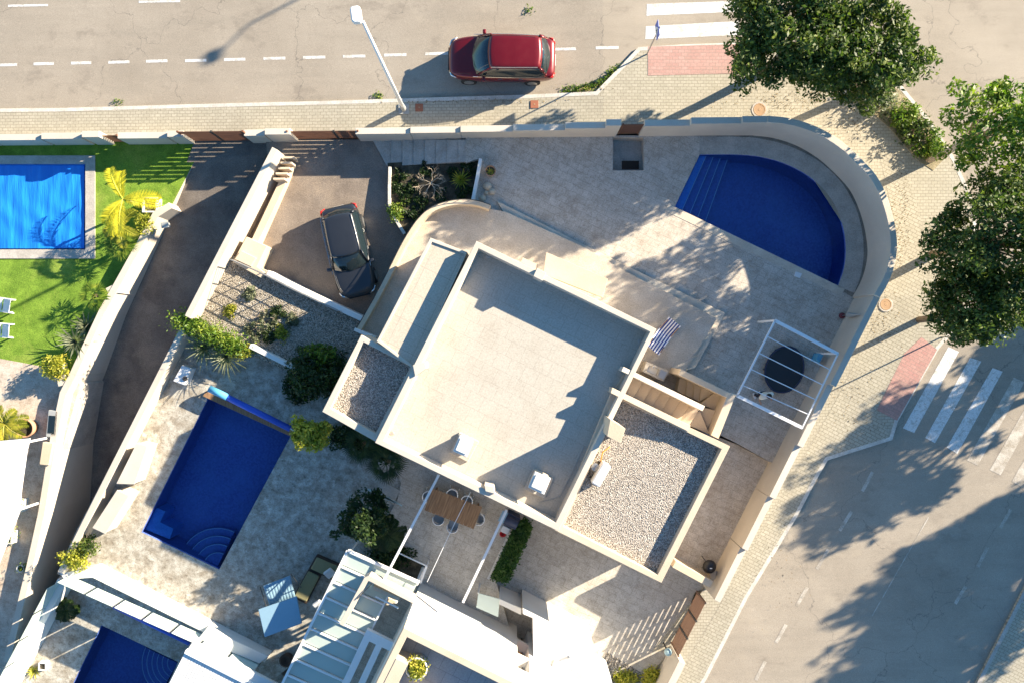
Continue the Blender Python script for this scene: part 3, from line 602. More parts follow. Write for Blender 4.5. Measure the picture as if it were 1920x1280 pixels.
mb.box(W(214, 545, -.13)+Vector((-.1, 0, -.8)), (.42, .42, 1.6), R(26)); mb.box(W(121, 713, -.13)+Vector((-.12, 0, -.8)), (.42, .42, 1.6), R(15))
one(mb, 'boundary_wall', 'stucco', 'tall pale wall between the green lawn plot and the dark sloping ramp', 'wall', bevel=.015)
mb = MB(); mb.box(W(309, 422, -.1)+Vector((0, 0, -.1)), (.28, .2, .3), R(10)); mb.box(W(309, 422, .07), (.34, .26, .04), R(10)); one(mb, 'letter_box', 'grey_paint', 'pale grey box fixed on the ramp side of the wall near the palm', 'box', bevel=.02)
# garden wall by the second driveway
mb = MB(); wall(mb, pw([(498, 516), (560, 548), (679, 604)], .42), .24, BASE); one(mb, 'low_wall', 'stucco_white', 'low white wall between the gravel bed and the black car driveway', 'wall', bevel=.015)
mb = MB(); mb.prism(pw([(462, 444), (500, 462), (482, 500), (496, 512), (490, 522), (436, 492)], .3), BASE); mb.prism(pw([(452, 470), (480, 484), (470, 500), (440, 486)], .46), .2); one(mb, 'entrance_steps', 'stucco_cream', 'cream landing with a step at the top of the gravel bed', 'steps', bevel=.015)
mb = MB(); wall(mb, pw([(466, 652), (553, 695), (566, 704)], .55), .2, BASE); one(mb, 'low_wall', 'stucco_white', 'low white wall with glass rail between the gravel bed and the pool terrace', 'wall', bevel=.01)
# wall and glass panels between the two lower pool terraces
a0, a1, a2_ = W(109, 1072, .15), W(175, 1064, .15), W(540, 1247, .15)
mb = MB(); mb.prism(pw([(112, 1074), (176, 1062), (503, 1229), (496, 1241), (173, 1082), (120, 1086)], .1), BASE)
T3 = one(mb, 'boundary_wall', 'stucco_white', 'white wall topped by milky glass panels between the two lower pools', 'wall', bevel=.015)
for i in range(7):
    p, q = lerp(W(128, 1078, .12), W(492, 1240, .12), i/7+.006), lerp(W(128, 1078, .12), W(492, 1240, .12), (i+1)/7-.006)
    g_ = MB(); g_.prism([Vector((p.x, p.y, 1.05)), Vector((q.x, q.y, 1.05)), Vector((q.x+.007, q.y+.014, 1.05)), Vector((p.x+.007, p.y+.014, 1.05))], .1); g_.build('glass_panel', 'glass_milky', T3)
    g_ = MB(); g_.bar(Vector((q.x+.02, q.y, .1)), Vector((q.x+.02, q.y, 1.08)), .035); g_.build('post', 'steel', T3)
mb = MB(); wall(mb, pw([(108, 1084), (0, 1290), (-30, 1345)], -.2), .42, BASE)
T3 = one(mb, 'boundary_wall', 'stucco_white', 'white wall with glass panels running to the bottom left corner of the picture', 'wall', bevel=.015)
for i in range(5):
    p, q = lerp(W(112, 1088, -.15), W(-20, 1335, -.15), i/5+.008), lerp(W(112, 1088, -.15), W(-20, 1335, -.15), (i+1)/5-.008)
    g_ = MB(); g_.prism([Vector((p.x, p.y, .75)), Vector((q.x, q.y, .75)), Vector((q.x+.014, q.y-.007, .75)), Vector((p.x+.014, p.y-.007, .75))], -.2); g_.build('glass_panel', 'glass_milky', T3)
    g_ = MB(); g_.bar(Vector((q.x, q.y, -.2)), Vector((q.x, q.y, .78)), .035); g_.build('post', 'steel', T3)
# planting bed kerb, thin wall with pot, small yard wall, S.E. gate wall
mb = MB(); wall(mb, pw([(728, 313), (727, 350), (727, 382), (733, 402), (742, 418), (756, 440)], -.12), .13, -1.0); one(mb, 'low_wall', 'kerb', 'narrow pale stone edging curving round the dark planting bed', 'edging', bevel=.01)
mb = MB(); wall(mb, pw([(904, 298), (898, 332), (889, 378)], .5), -.14, BASE); one(mb, 'low_wall', 'stucco_white', 'thin white wall right of the dark planting bed', 'wall', bevel=.01)
mb = MB(); wall(mb, pw([(1267, 1051), (1338, 1090)], .75), -.3, BASE); one(mb, 'low_wall', 'stucco_cream', 'short cream wall below the gravel roof corner, joining the street wall', 'wall', bevel=.015)
mb = MB(); ge = [eline(1282, 1244, .9), eline(1262, 1275, .9)]
def wf(px, py, z): return eline(px, py, z)
a, c = wf(1285, 1243, .75), wf(1240, 1330, .75); mb.prism([a, c, c-NE_*.3, a-NE_*.3], BASE)
one(mb, 'boundary_wall', 'stucco', 'white street wall below the long slatted gate at the bottom of the picture', 'wall', bevel=.015)
# ================================================================ GATES
def gate(label, p, q, zb, zt, n, mat='gate_wood', posts=(0, 1), tilt=0):
    t = thing('slatted_gate', label, 'gate', p, 0, 'brown slatted gates in the street walls')
    d = (q-p); d.z = 0; d.normalize()
    P = lambda s, z, k=0.: Vector((lerp(p.x, q.x, s), lerp(p.y, q.y, s), z))
    hh = (zt-zb)/n
    for i in range(n):
        z = zb+hh*(i+.5); b = MB(); b.bar(P(0, z), P(1, z), .02, hh*.7); b.build('slat', mat, t)
    for s in posts: b = MB(); b.bar(P(s, zb-.05), P(s, zt+.03), .07); b.build('post', 'dark_metal' if s not in (0, 1) else mat, t)
    return t
def gn(x0, x1, label, zb, zt, n, posts=(0, 1), mat='gate_wood'):
    zc = (zb+zt)/2; a = W(x0, 262, zc).x; c = W(x1, 262, zc).x
    gate(label, Vector((a, yin(a)+.13, zb)), Vector((c, yin(c)+.13, zb)), zb, zt, n, mat, posts)
gn(190, 232, 'small brown slatted gate in the street wall above the covered pool', -.85, .45, 8)
gn(347, 466, 'brown slatted sliding gate at the top of the long dark ramp', -.68, .95, 10, (0, .52, 1))
gn(546, 676, 'brown slatted sliding gate above the driveway of the black car', -.5, .85, 9, (0, .66, 1))
gn(1164, 1208, 'small dark brown gate in the street wall above the sunken doormat', .0, 1.5, 10)
a, c = wf(1322, 1124, .0), wf(1277, 1229, .0)
gate('long tan slatted sliding gate on the right side of the lower forecourt', a-NE_*.35, c-NE_*.35+Vector((.04, .1, 0)), -.95, .6, 11, 'gate_tan', (0, .34, .67, 1))
# ================================================================ THE MAIN HOUSE
ZR, ZP = 3.05, 3.9
HS = thing('house', 'modern cream house with large tiled flat roof and two gravel roofs in the middle', 'house', W(1040, 740, BASE))
def part(mb, name, mat, parent=HS, **k): return mb.build(name, mat, parent, **k)
def block(name, out, inn, zt, zf, matw, matr, rname='roof'):
    o = pw(out, zt); i = pw(inn, zt)
    mb = MB(); mb.prism([Vector((p.x, p.y, zf-.05)) for p in o], BASE); wl_ = part(mb, 'wall', matw)
    mb = MB(); mb.prism(i, zf-.02, zf); 
    r = part(mb, rname, matr)
    mb = MB(); mb.prism(o, zf-.045, holes=[i]); part(mb, 'parapet', matw, r, bevel=.012)
    return wl_, r
mo = [(893, 452), (1231, 617), (1047, 995), (703, 829)]
mi_ = [(897, 466), (1219, 622), (1042, 979), (719, 825)]
block('main', mo, mi_, ZP, ZR, 'stucco', 'roof_tiles')
wo = [(677, 628), (782, 683), (706, 828), (604, 771)]; wi = [(681, 641), (770, 687), (704, 812), (619, 765)]
block('west', wo, wi, 3.25, 2.85, 'stucco', 'gravel', 'gravel_roof')
eo = [(1148, 733), (1369, 836), (1240, 1092), (1040, 993)]; ei = [(1165, 750), (1353, 841), (1233, 1077), (1056, 986)]
block('east', eo, ei, 3.4, 3.03, 'stucco_cream', 'gravel', 'gravel_roof')
# west deck with its thin parapet and a level change
do = [(807, 446), (876, 473), (777, 693), (706, 640)]; di = [(810, 454), (873, 477), (776, 686), (712, 638)]
wl_, dk = block('deck', do, di, 3.42, 3.36, 'stucco', 'deck_tiles', 'deck_roof')
# raised blocks on the parapets
for pts, z in (([(774, 684), (797, 678), (799, 690), (778, 705)], 4.0), ([(1007, 503), (1024, 512), (1017, 527), (1000, 518)], 4.05), ([(908, 909), (926, 912), (928, 925), (910, 920)], 4.0)):
    mb = MB(); mb.prism(pw(pts, z), ZR-.1); part(mb, 'parapet_block', 'stucco', bevel=.012)
mb = MB(); mb.prism(pw([(1024, 473), (1140, 523), (1130, 558), (1018, 514)], 2.75), 2.45); part(mb, 'canopy', 'stucco_cream', bevel=.015)
mb = MB(); mb.prism(pw([(980, 483), (1010, 497), (1005, 507), (976, 492)], 2.6), 2.4); part(mb, 'canopy', 'stucco_cream', bevel=.015)
for x, y in ((915, 480), (1200, 640), (735, 812), (1050, 955)):
    mb = MB(); mb.lathe(W(x, y, ZR), [(0, .015), (.07, .02), (.09, .012), (.1, 0)], 14); part(mb, 'roof_drain', 'steel')
mb = MB(); mb.tube([W(1096, 835, ZR+.03), W(1075, 880, ZR+.03), W(1050, 930, ZR+.03), W(1010, 942, ZR+.03)], .018, 5); part(mb, 'cable', 'grey_paint')
# chimneys: plinth, shaft, capped head
def chimney(pl, cap, zc):
    mb = MB(); mb.prism(pw(pl, ZR+.14), ZR-.01); c0 = part(mb, 'chimney', 'roof_tiles', bevel=.02)
    P = pw(cap, zc); c = sum(P, Vector())/4
    mb = MB(); mb.prism([lerp(p, c, .14)-Vector((0, 0, .22)) for p in P], ZR+.1); part(mb, 'shaft', 'stucco_cream', c0, bevel=.015)
    for p in P: mb2 = MB(); mb2.bar(lerp(p, c, .2)-Vector((0, 0, .26)), lerp(p, c, .2)-Vector((0, 0, .06)), .07); part(mb2, 'cap_support', 'stucco_white', c0)
    mb = MB(); mb.prism(P, zc-.09); part(mb, 'cap', 'stucco_white', c0, bevel=.03)
    mb = MB(); mb.prism([lerp(p, c, .25)+Vector((0, 0, .06)) for p in P], zc-.01); part(mb, 'cap_top', 'stucco_white', c0, bevel=.02)
chimney([(861, 810), (898, 827), (877, 866), (843, 848)], [(862, 814), (888, 827), (875, 857), (849, 845)], 4.2)
chimney([(1000, 878), (1038, 896), (1021, 935), (982, 916)], [(1003, 883), (1033, 896), (1020, 927), (990, 913)], 4.2)
mb = MB(); mb.prism(pw([(1144, 785), (1173, 803), (1163, 831), (1138, 817)], 5.2), 2.9); part(mb, 'chimney_stack', 'stucco_cream', bevel=.015)
mb = MB(); mb.prism(pw([(1100, 838), (1128, 846), (1116, 878), (1088, 868)], 3.5), 2.9)
# outside staircase
ST = thing('staircase', 'cream outdoor staircase turning up to the tiled roof', 'stairs', W(1300, 780, BASE))
for i in range(8):
    t0, t1 = i/8, (i+1)/8; z = 1.87+i*.175
    n0, n1 = W(*lerp(Vector((1311, 767)), Vector((1170, 698)), t0), z), W(*lerp(Vector((1311, 767)), Vector((1170, 698)), t1), z)
    s0, s1 = W(*lerp(Vector((1292, 797)), Vector((1152, 730)), t0), z), W(*lerp(Vector((1292, 797)), Vector((1152, 730)), t1), z)
    mb = MB(); mb.prism([n0, n1, s1, s0], BASE); part(mb, 'step', 'stucco_cream', ST, bevel=.012)
for pts, z in (([(1312, 769), (1331, 814), (1291, 797), (1302, 778)], 1.7), ([(1313, 762), (1348, 770), (1332, 814), (1312, 769)], 1.5), ([(1313, 757), (1346, 731), (1362, 738), (1348, 772)], 1.3), ([(1312, 752), (1318, 712), (1362, 737), (1346, 732)], 1.1),
               ([(1300, 746), (1304, 706), (1320, 712), (1312, 754)], .92), ([(1286, 740), (1291, 700), (1306, 706), (1300, 748)], .74), ([(1270, 733), (1277, 695), (1293, 700), (1287, 742)], .55)):
    mb = MB(); mb.prism(pw(pts, z), BASE); part(mb, 'step', 'stucco_cream', ST, bevel=.012)
def zs(pts, zz): return [W(x, y, z) for (x, y), z in zip(pts, zz)]
mb = MB(); mb.prism(zs([(1169, 687), (1322, 761), (1317, 770), (1165, 695)], [3.95, 3.0, 3.0, 3.95]), BASE); part(mb, 'stair_wall', 'stucco', ST, bevel=.012)
mb = MB(); mb.prism(pw([(1277, 691), (1379, 741), (1347, 822), (1333, 815), (1362, 745), (1272, 702)], 2.3), BASE); part(mb, 'stair_wall', 'stucco_cream', ST, bevel=.012)
mb = MB(); mb.prism(zs([(1148, 726), (1295, 797), (1290, 808), (1145, 736)], [3.95, 3.45, 3.45, 3.95]), 2.9); part(mb, 'stair_wall', 'stucco_cream', ST, bevel=.012)
# terrace rim with hand rail
mb = MB(); wall(mb, rim, .22, BASE); RM = one(mb, 'terrace_parapet', 'stucco_cream', 'curved low parapet with a thin rail round the house terrace above the black car', 'parapet', bevel=.01)
mb = MB(); rl = offs(rim, .03); mb.tube([p+Vector((0, 0, .12)) for p in rl], .018, 6); part(mb, 'handrail', 'dark_metal', RM)
for i in range(0, len(rl), 2): mb = MB(); mb.bar(rl[i], rl[i]+Vector((0, 0, .12)), .02); part(mb, 'post', 'dark_metal', RM)
mb = MB(); wall(mb, pw([(663, 620), (702, 637)], 1.1), .14, BASE); one(mb, 'low_wall', 'stucco_white', 'short grey-white wall closing the lower end of the house terrace', 'wall', bevel=.01)
# ================================================================ NEIGHBOURING WHITE HOUSE AND ITS PERGOLAS
ZN = 5.2; ZD = 4.2
NH = thing('house', 'tall blown-white neighbour house with a shaded roof terrace at the bottom of the picture', 'house', W(900, 1200, BASE))
cA = W(757, 1176, ZN); dN = (W(907, 1249, ZN)-cA).normalized(); dW = Vector((-.447, -.894, 0)); dN = Vector((.894, -.447, 0))
def nh(s, t, z): return Vector((cA.x+dN.x*s+dW.x*t, cA.y+dN.y*s+dW.y*t, z))
WX = 8.2; DY = 9.0
# slot for the stair window: built from wall pieces around it
xs = [(0, 4.78), (5.32, WX)]
mb = MB()
for a, c in xs: mb.prism([nh(a, 0, ZD-.05), nh(c, 0, ZD-.05), nh(c, .5, ZD-.05), nh(a, .5, ZD-.05)], BASE)
mb.prism([nh(0, .5, ZD-.05), nh(WX, .5, ZD-.05), nh(WX, DY, ZD-.05), nh(0, DY, ZD-.05)], BASE)
mb.prism([nh(4.78, 0, ZD-.05), nh(5.32, 0, ZD-.05), nh(5.32, .5, ZD-.05), nh(4.78, .5, ZD-.05)], 3.6)
for z in (.5, 2.1): mb.prism([nh(4.78, 0, z+.2), nh(5.32, 0, z+.2), nh(5.32, .5, z+.2), nh(4.78, .5, z+.2)], z)
part(mb, 'wall', 'stucco_white', NH)
for z0, z1, mt in ((.7, 2.1, 'orange'), (2.3, 3.6, 'stucco_cream'), (-.9, .5, 'stucco_cream')):
    w_ = MB(); w_.prism([nh(4.80, .42, z1), nh(5.30, .42, z1), nh(5.30, .46, z1), nh(4.80, .46, z1)], z0); wq = part(w_, 'window', mt, NH)
    w_ = MB(); w_.bar(nh(5.2, .38, z0+.05), nh(5.2, .38, z1-.05), .05, .05); part(w_, 'window_frame', 'dark_metal', wq)
rf = MB(); rf.prism([nh(.26, .26, ZD), nh(WX-.26, .26, ZD), nh(WX-.26, DY, ZD), nh(.26, DY, ZD)], ZD-.02); RF = part(rf, 'roof_terrace', 'terrace_tiles', NH)
mb = MB(); mb.prism([nh(0, 0, ZN), nh(WX, 0, ZN), nh(WX, DY, ZN), nh(0, DY, ZN)], ZD-.045, holes=[[nh(.26, .26, ZN), nh(WX-.26, .26, ZN), nh(WX-.26, DY-.26, ZN), nh(.26, DY-.26, ZN)]]); part(mb, 'parapet', 'stucco_cream', RF, bevel=.012)
mb = MB(); mb.prism([nh(.26, 1.15, ZN+.02), nh(.75, 1.15, ZN+.02), nh(.75, 2.2, ZN+.02), nh(.26, 2.2, ZN+.02)], ZD); part(mb, 'parapet_block', 'stucco_cream', RF, bevel=.012)
mb = MB(); mb.prism([nh(1.3, 2.35, ZD+.8), nh(2.3, 2.35, ZD+.8), nh(2.3, 3.6, ZD+.8), nh(1.3, 3.6, ZD+.8)], ZD); part(mb, 'parapet_block', 'stucco_cream', RF, bevel=.012)
# lower white wing on the right, with a front ledge
wing = pw([(980, 1141), (1112, 1208), (1122, 1262), (1150, 1330), (1002, 1340), (999, 1158), (980, 1150)], 1.7)
mb = MB(); mb.prism(wing, BASE); part(mb, 'wing_wall', 'stucco_white', NH, bevel=.012)
mb = MB(); mb.prism(pw([(1038, 1236), (1098, 1268), (1090, 1290), (1032, 1256)], 1.76), 1.6); part(mb, 'roof_window', 'stucco_cream', NH, bevel=.01)
mb = MB(); mb.prism(pw([(1115, 1255), (1145, 1268), (1160, 1330), (1130, 1330)], .9), BASE); part(mb, 'ledge', 'stucco_white', NH, bevel=.01)
mb = MB(); mb.tube([W(1066, 1231, 1.7), W(1066, 1231, 1.85)], .06); part(mb, 'roof_vent', 'steel', NH)
# glass porch beside the wing
GP = thing('porch_canopy', 'pale green glass canopy on the front wall of the white neighbour house', 'canopy', W(915, 1130, -1))
mb = MB(); mb.prism(pw([(897, 1111), (937, 1122), (934, 1156), (893, 1138)], .9), .86); part(mb, 'glass_panel', 'glass_milky', GP)
for p in ((897, 1111), (937, 1122)): mb = MB(); mb.bar(W(*p, .86), W(*p, .86)-Vector((0, 0, 1.8)), .06); part(mb, 'post', 'white_metal', GP)
mb = MB(); mb.prism(pw([(937, 1122), (978, 1140), (977, 1152), (936, 1132)], .95), -.95); tag(part(mb, 'meter_cabinet', 'stucco_white', None, bevel=.01), 'low white cabinet wall between the glass canopy and the white wing', 'cabinet')
# glass-roofed pergola
def bars(parent, lst, w, h, mat, name='beam'):
    for a, c in lst: b = MB(); b.bar(a, c, w, h); part(b, name, mat, parent)
ZG = 2.1
PG = thing('glass_pergola', 'long white pergola with frosted glass roof panes beside the white neighbour house', 'pergola', W(640, 1150, -.45))
g0, g1, g2 = W(652, 1031, ZG), W(786, 1091, ZG), W(520, 1300, ZG)
du = (g1-g0); dv = (g2-g0)
def pg(u, v, z=0): p = g0+du*u+dv*v; return Vector((p.x, p.y, ZG+z))
bars(PG, [(pg(0, 0), pg(0, 1.25)), (pg(0, 0), pg(1, 0))], .1, .16, 'white_metal')
bars(PG, [(pg(.72, .08), pg(.72, 1.25))], .07, .14, 'white_metal')
for k in range(1, 12): bars(PG, [(pg(0, k*.108), pg(.72 if k > 1 else 1, k*.108))], .07, .12, 'white_metal', 'rafter')
for k in range(0, 11):
    b = MB(); b.prism([pg(.01, k*.108+.012, -.01), pg(.715 if k > 0 else .985, k*.108+.012, -.01), pg(.715 if k > 0 else .985, k*.108+.096, -.01), pg(.01, k*.108+.096, -.01)], ZG-.02); part(b, 'glass_pane', 'glass_frost', PG)
for p in ((.02, .02), (.02, .54), (.02, 1.06), (.7, .55), (.98, .02)): b = MB(); b.bar(pg(*p, -.08), pg(*p, -2.55), .1); part(b, 'post', 'white_metal', PG)
# slanting white wall strip across the pergola and the cream balcony behind it
BL = thing('balcony', 'cream balcony with a white rail between the glass pergola and the white house', 'balcony', W(720, 1120, -.4))
mb = MB(); wall(mb, pw([(636, 1169), (683, 1082), (692, 1078), (778, 1122)], 2.9)[::-1], .2, 2.3); part(mb, 'wall', 'stucco', BL, bevel=.01)
mb = MB(); mb.prism(pw([(700, 1097), (750, 1120), (747, 1126), (700, 1105)], 2.6), 2.2); part(mb, 'ledge', 'stucco_cream', BL, bevel=.01)
mb = MB(); mb.prism(pw([(692, 1104), (744, 1128), (672, 1152)], 1.6), 1.45); part(mb, 'floor', 'stucco_cream', BL)
mb = MB(); mb.bar(W(704, 1117, 2.5), W(747, 1139, 2.5), .06); part(mb, 'rail', 'white_metal', BL)
for q in ((677, 1150), (690, 1104), (742, 1128)): mb = MB(); mb.bar(W(*q, 1.5), W(*q, 1.5)-Vector((0, 0, 1.9)), .1); part(mb, 'post', 'white_metal', BL)
mb = MB(); mb.bar(W(697, 1093, 2.95), W(670, 1122, 2.95), .03); part(mb, 'brace', 'dark_metal', BL)
# lower teal-shaded frame
FR = thing('pergola_frame', 'plain white open pergola frame left of the cream parapet of the white house', 'pergola', W(690, 1230, -.4))
ZF = 2.6
b = MB(); b.prism(pw([(688, 1179), (742, 1206), (736, 1222), (680, 1196)], ZF), ZF-.25); part(b, 'beam', 'white_metal', FR, bevel=.01)
b = MB(); b.prism(pw([(688, 1179), (700, 1185), (650, 1292), (638, 1286)], ZF-.003), ZF-.25); part(b, 'beam', 'white_metal', FR, bevel=.01)
b = MB(); b.prism(pw([(706, 1205), (717, 1210), (680, 1290), (669, 1285)], ZF-.003), ZF-.25); part(b, 'beam', 'white_metal', FR, bevel=.01)
b = MB(); b.bar(W(688, 1188, ZF-.2), W(688, 1188, ZF-.2)-Vector((0, 0, 2.85)), .12); part(b, 'post', 'white_metal', FR)
# long beams over the table terrace and the cable
for lab, a, c, z in (('white beam from the roof edge down to the glass pergola, left of the wooden table', (823, 889), (716, 1094), 2.5), ('white beam from the roof edge to the white house, right of the wooden table', (950, 955), (868, 1128), 2.5)):
    mb = MB(); mb.bar(W(*a, z), W(*c, z), .1, .14); one(mb, 'overhead_beam', 'white_metal', lab, 'beam', 'white beams over the table terrace', bevel=.008)
mb = MB(); mb.tube([W(882, 922, 2.6), W(850, 985, 2.45), W(801, 1090, 2.6)], .013, 5); one(mb, 'cable', 'white_metal', 'thin pale cable stretched over the wooden table', 'cable')
SP = thing('glass_screen', 'low dark glass screen with pale frame in the corner of the table terrace', 'screen', W(770, 1065, -.4))
mb = MB(); mb.bar(W(746, 1035, .55), W(800, 1060, .55), .05); part(mb, 'rail', 'white_metal', SP)
mb = MB(); mb.bar(W(800, 1060, .55), W(788, 1092, .55), .1, .06); part(mb, 'rail', 'white_metal', SP)
for q in ((746, 1035), (800, 1060)): mb = MB(); mb.bar(W(*q, .55), W(*q, .55)-Vector((0, 0, .9)), .05); part(mb, 'post', 'white_metal', SP)
mb = MB(); mb.prism(pw([(747, 1037), (799, 1062), (786, 1092), (724, 1082)], -.36), -.4); part(mb, 'planting', 'soil', SP)
# white ribbed roof of the bottom left house
RB = thing('ribbed_canopy', 'white ribbed roof with gutter at the bottom edge between two pools', 'canopy', W(420, 1270, -1.1))
ZC = 1.5
r0, r1, r2 = W(347, 1222, ZC), W(520, 1310, ZC), W(292, 1330, ZC); a_ = r1-r0; b_ = r2-r0
n = 34; mb = MB()
for i in range(n):
    p, q = r0+a_*(i/n), r0+a_*((i+.8)/n); mb.prism([Vector((p.x, p.y, ZC)), Vector((q.x, q.y, ZC)), Vector((q.x+b_.x, q.y+b_.y, ZC)), Vector((p.x+b_.x, p.y+b_.y, ZC))], ZC-.06)
mb.prism([r0, r1, r1+b_, r2], ZC-.12, ZC-.05); part(mb, 'roof_sheet', 'white_metal', RB)
mb = MB(); wall(mb, [r1+Vector((0, 0, .1)), r0+Vector((0, 0, .1))], -.14, ZC-.2); part(mb, 'gutter', 'white_metal', RB)
mb = MB(); mb.prism(pw([(360, 1203), (372, 1207), (534, 1290), (520, 1310), (352, 1216)], ZC-.1), ZC-.3); part(mb, 'ledge', 'stucco_white', RB, bevel=.02)
for q in (r0+a_*.03, r0+a_*.6): mb = MB(); mb.bar(q, q-Vector((0, 0, 2.55)), .1); part(mb, 'post', 'white_metal', RB)
for i, (p, q) in enumerate((((386, 1180), (432, 1215)), ((436, 1218), (480, 1246)), ((484, 1248), (535, 1272)))):
    pass
mb = MB(); mb.prism(pw([(388, 1176), (503, 1229), (486, 1243), (372, 1196)], .5), .1); one(mb, 'wall_cap', 'stucco_white', 'white sloping cap on the wall beside the garden swing', 'wall cap', bevel=.01)
# white awning house on the left edge
AW = thing('awning', 'large plain white awning at the left edge of the picture', 'awning', W(10, 900, -.9))
mb = MB(); mb.prism(pw([(-120, 832), (0, 826), (56, 821), (50, 845), (40, 915), (36, 960), (-20, 1100), (-120, 1200)], 1.3), 1.24); part(mb, 'canvas', 'white_plastic', AW)
for q in ((50, 828), (34, 955)): mb = MB(); mb.bar(W(*q, 1.24), W(*q, 1.24)-Vector((0, 0, 2.1)), .08); part(mb, 'post', 'white_metal', AW)
# ================================================================ STREET FURNITURE
def lamp(name, label, base, top, head, hz, off=0.12):
    t = thing(name, label, 'street lamp', base)
    mb = MB(); mb.tube([base, base+Vector((0, 0, .6))], [.13, .11], 10); mb.box(base+Vector((0, 0, .02)), (.45, .45, .04)); part(mb, 'base', 'grey_paint', t)
    mb = MB(); mb.tube([base+Vector((0, 0, .55)), lerp(base, top, .5), top], [.085, .07, .05], 10); part(mb, 'pole', 'white_metal', t, smooth=True)
    d = (head-top).normalized(); h0 = head-d*.1
    mb = MB(); mb.tube([top-d*.02, h0], .035, 8); part(mb, 'arm', 'white_metal', t)
    mb = MB(); n = Vector((-d.y, d.x, 0)).normalized(); c = head+d*.3
    d = Vector((-.12, .99, 0)); n = Vector((-d.y, d.x, 0)); c = head+d*.25; mb.prism([c-d*.26+n*.1, c-d*.19+n*.165, c+d*.19+n*.17, c+d*.26+n*.12, c+d*.26-n*.12, c+d*.19-n*.17, c-d*.19-n*.165, c-d*.26-n*.1], c.z-.2, c.z+.04); L = part(mb, 'lamp_head', 'white_plastic', t, bevel=.05)
    mb = MB(); mb.box(c-Vector((0, 0, .15)), (.3, .3, .03), math.atan2(d.y, d.x)); part(mb, 'lens', 'glass_milky', L); return t
b0 = S(757, 205, .12); tp_ = Vector((b0.x-.35, b0.y+.1, 9.6))
lamp('street_lamp', 'tall white street lamp with a box head left of the red car', b0, Vector((b0.x, b0.y, 9.4)), W(669, 42, 9.7), 9.7)
b1 = Vector((11.9, 26.0, .0)); lamp('street_lamp', 'street lamp beyond the upper edge that throws the long thin shadow on the road', b1, b1+Vector((0, 0, 9.4)), b1+Vector((-.9, -1.3, 9.7)), 9.7)
def signpost(label, base, h, ang, lean=(0, 0)):
    t = thing('crossing_sign', label, 'traffic sign', base, 0, 'crossing signs at the corner')
    top = base+Vector((lean[0], lean[1], h)); mb = MB(); mb.tube([base, top], .032, 8); part(mb, 'pole', 'steel', t)
    c = top-Vector((0, 0, .32)); u = Vector((math.cos(ang), math.sin(ang), 0)); nn = Vector((-u.y, u.x, 0))
    mb = MB(); mb.box(c+nn*.045, (.62, .025, .62), ang); P = part(mb, 'plate', 'blue_sign', t, bevel=.01)
    f = c+nn*.062; mb = MB(); mb.poly([f+u*-.25+Vector((0, 0, -.22)), f+u*.25+Vector((0, 0, -.22)), f+Vector((0, 0, .25))]); part(mb, 'white_triangle', 'white_plastic', P, recalc=False)
    f = c+nn*.066; mb = MB(); mb.bar(f+Vector((0, 0, .02)), f+Vector((0, 0, -.06)), .05, .004); mb.bar(f+Vector((0, 0, -.05)), f+u*.07+Vector((0, 0, -.19)), .03, .004); mb.bar(f+Vector((0, 0, -.05)), f-u*.07+Vector((0, 0, -.19)), .03, .004); mb.box(f+Vector((0, 0, .07)), (.05, .004, .05), ang); part(mb, 'pictogram', 'black', P)
signpost('blue crossing sign on a thin pole beside the upper zebra crossing', S(1213, 102, .12), 2.9, R(96), (.03, .05))
signpost('blue crossing sign on a thin pole beside the right-hand zebra crossing', S(1765, 632, .12), 3.1, R(-20), (0, .02))
def manhole(label, px, py, r):
    p = S(px, py, .13); mb = MB(); mb.lathe(p, [(0, .012), (r*.2, .016), (r*.25, .01), (r*.8, .01), (r*.85, .018), (r, .014), (r, -.02)], 28); t = one(mb, 'manhole_cover', 'rust_pale', label, 'manhole cover')
    mb = MB(); mb.lathe(p, [(r*1.02, .0), (r*1.02, .01), (r*1.28, .008), (r*1.3, -.02)], 28); part(mb, 'rim', 'concrete', t)
plain('rust_pale', (.36, .23, .13), .8)
manhole('round tan manhole cover by the top of the curved wall', 1424, 206, .27); manhole('round tan manhole cover on the right-hand pavement', 1661, 571, .25)
for lab, q in (('square rusty red access cover beside the foot of the street lamp', (786, 202)), ('square rusty red access cover on the pavement below the red car', (1002, 196))):
    p = S(*q, .135); mb = MB(); mb.box(p, (.34, .34, .02)); t = one(mb, 'access_cover', 'rust', lab, 'access cover', bevel=.005); mb = MB(); mb.box(p+Vector((0, 0, .012)), (.06, .06, .01)); part(mb, 'key_hole', 'rust_pale', t)
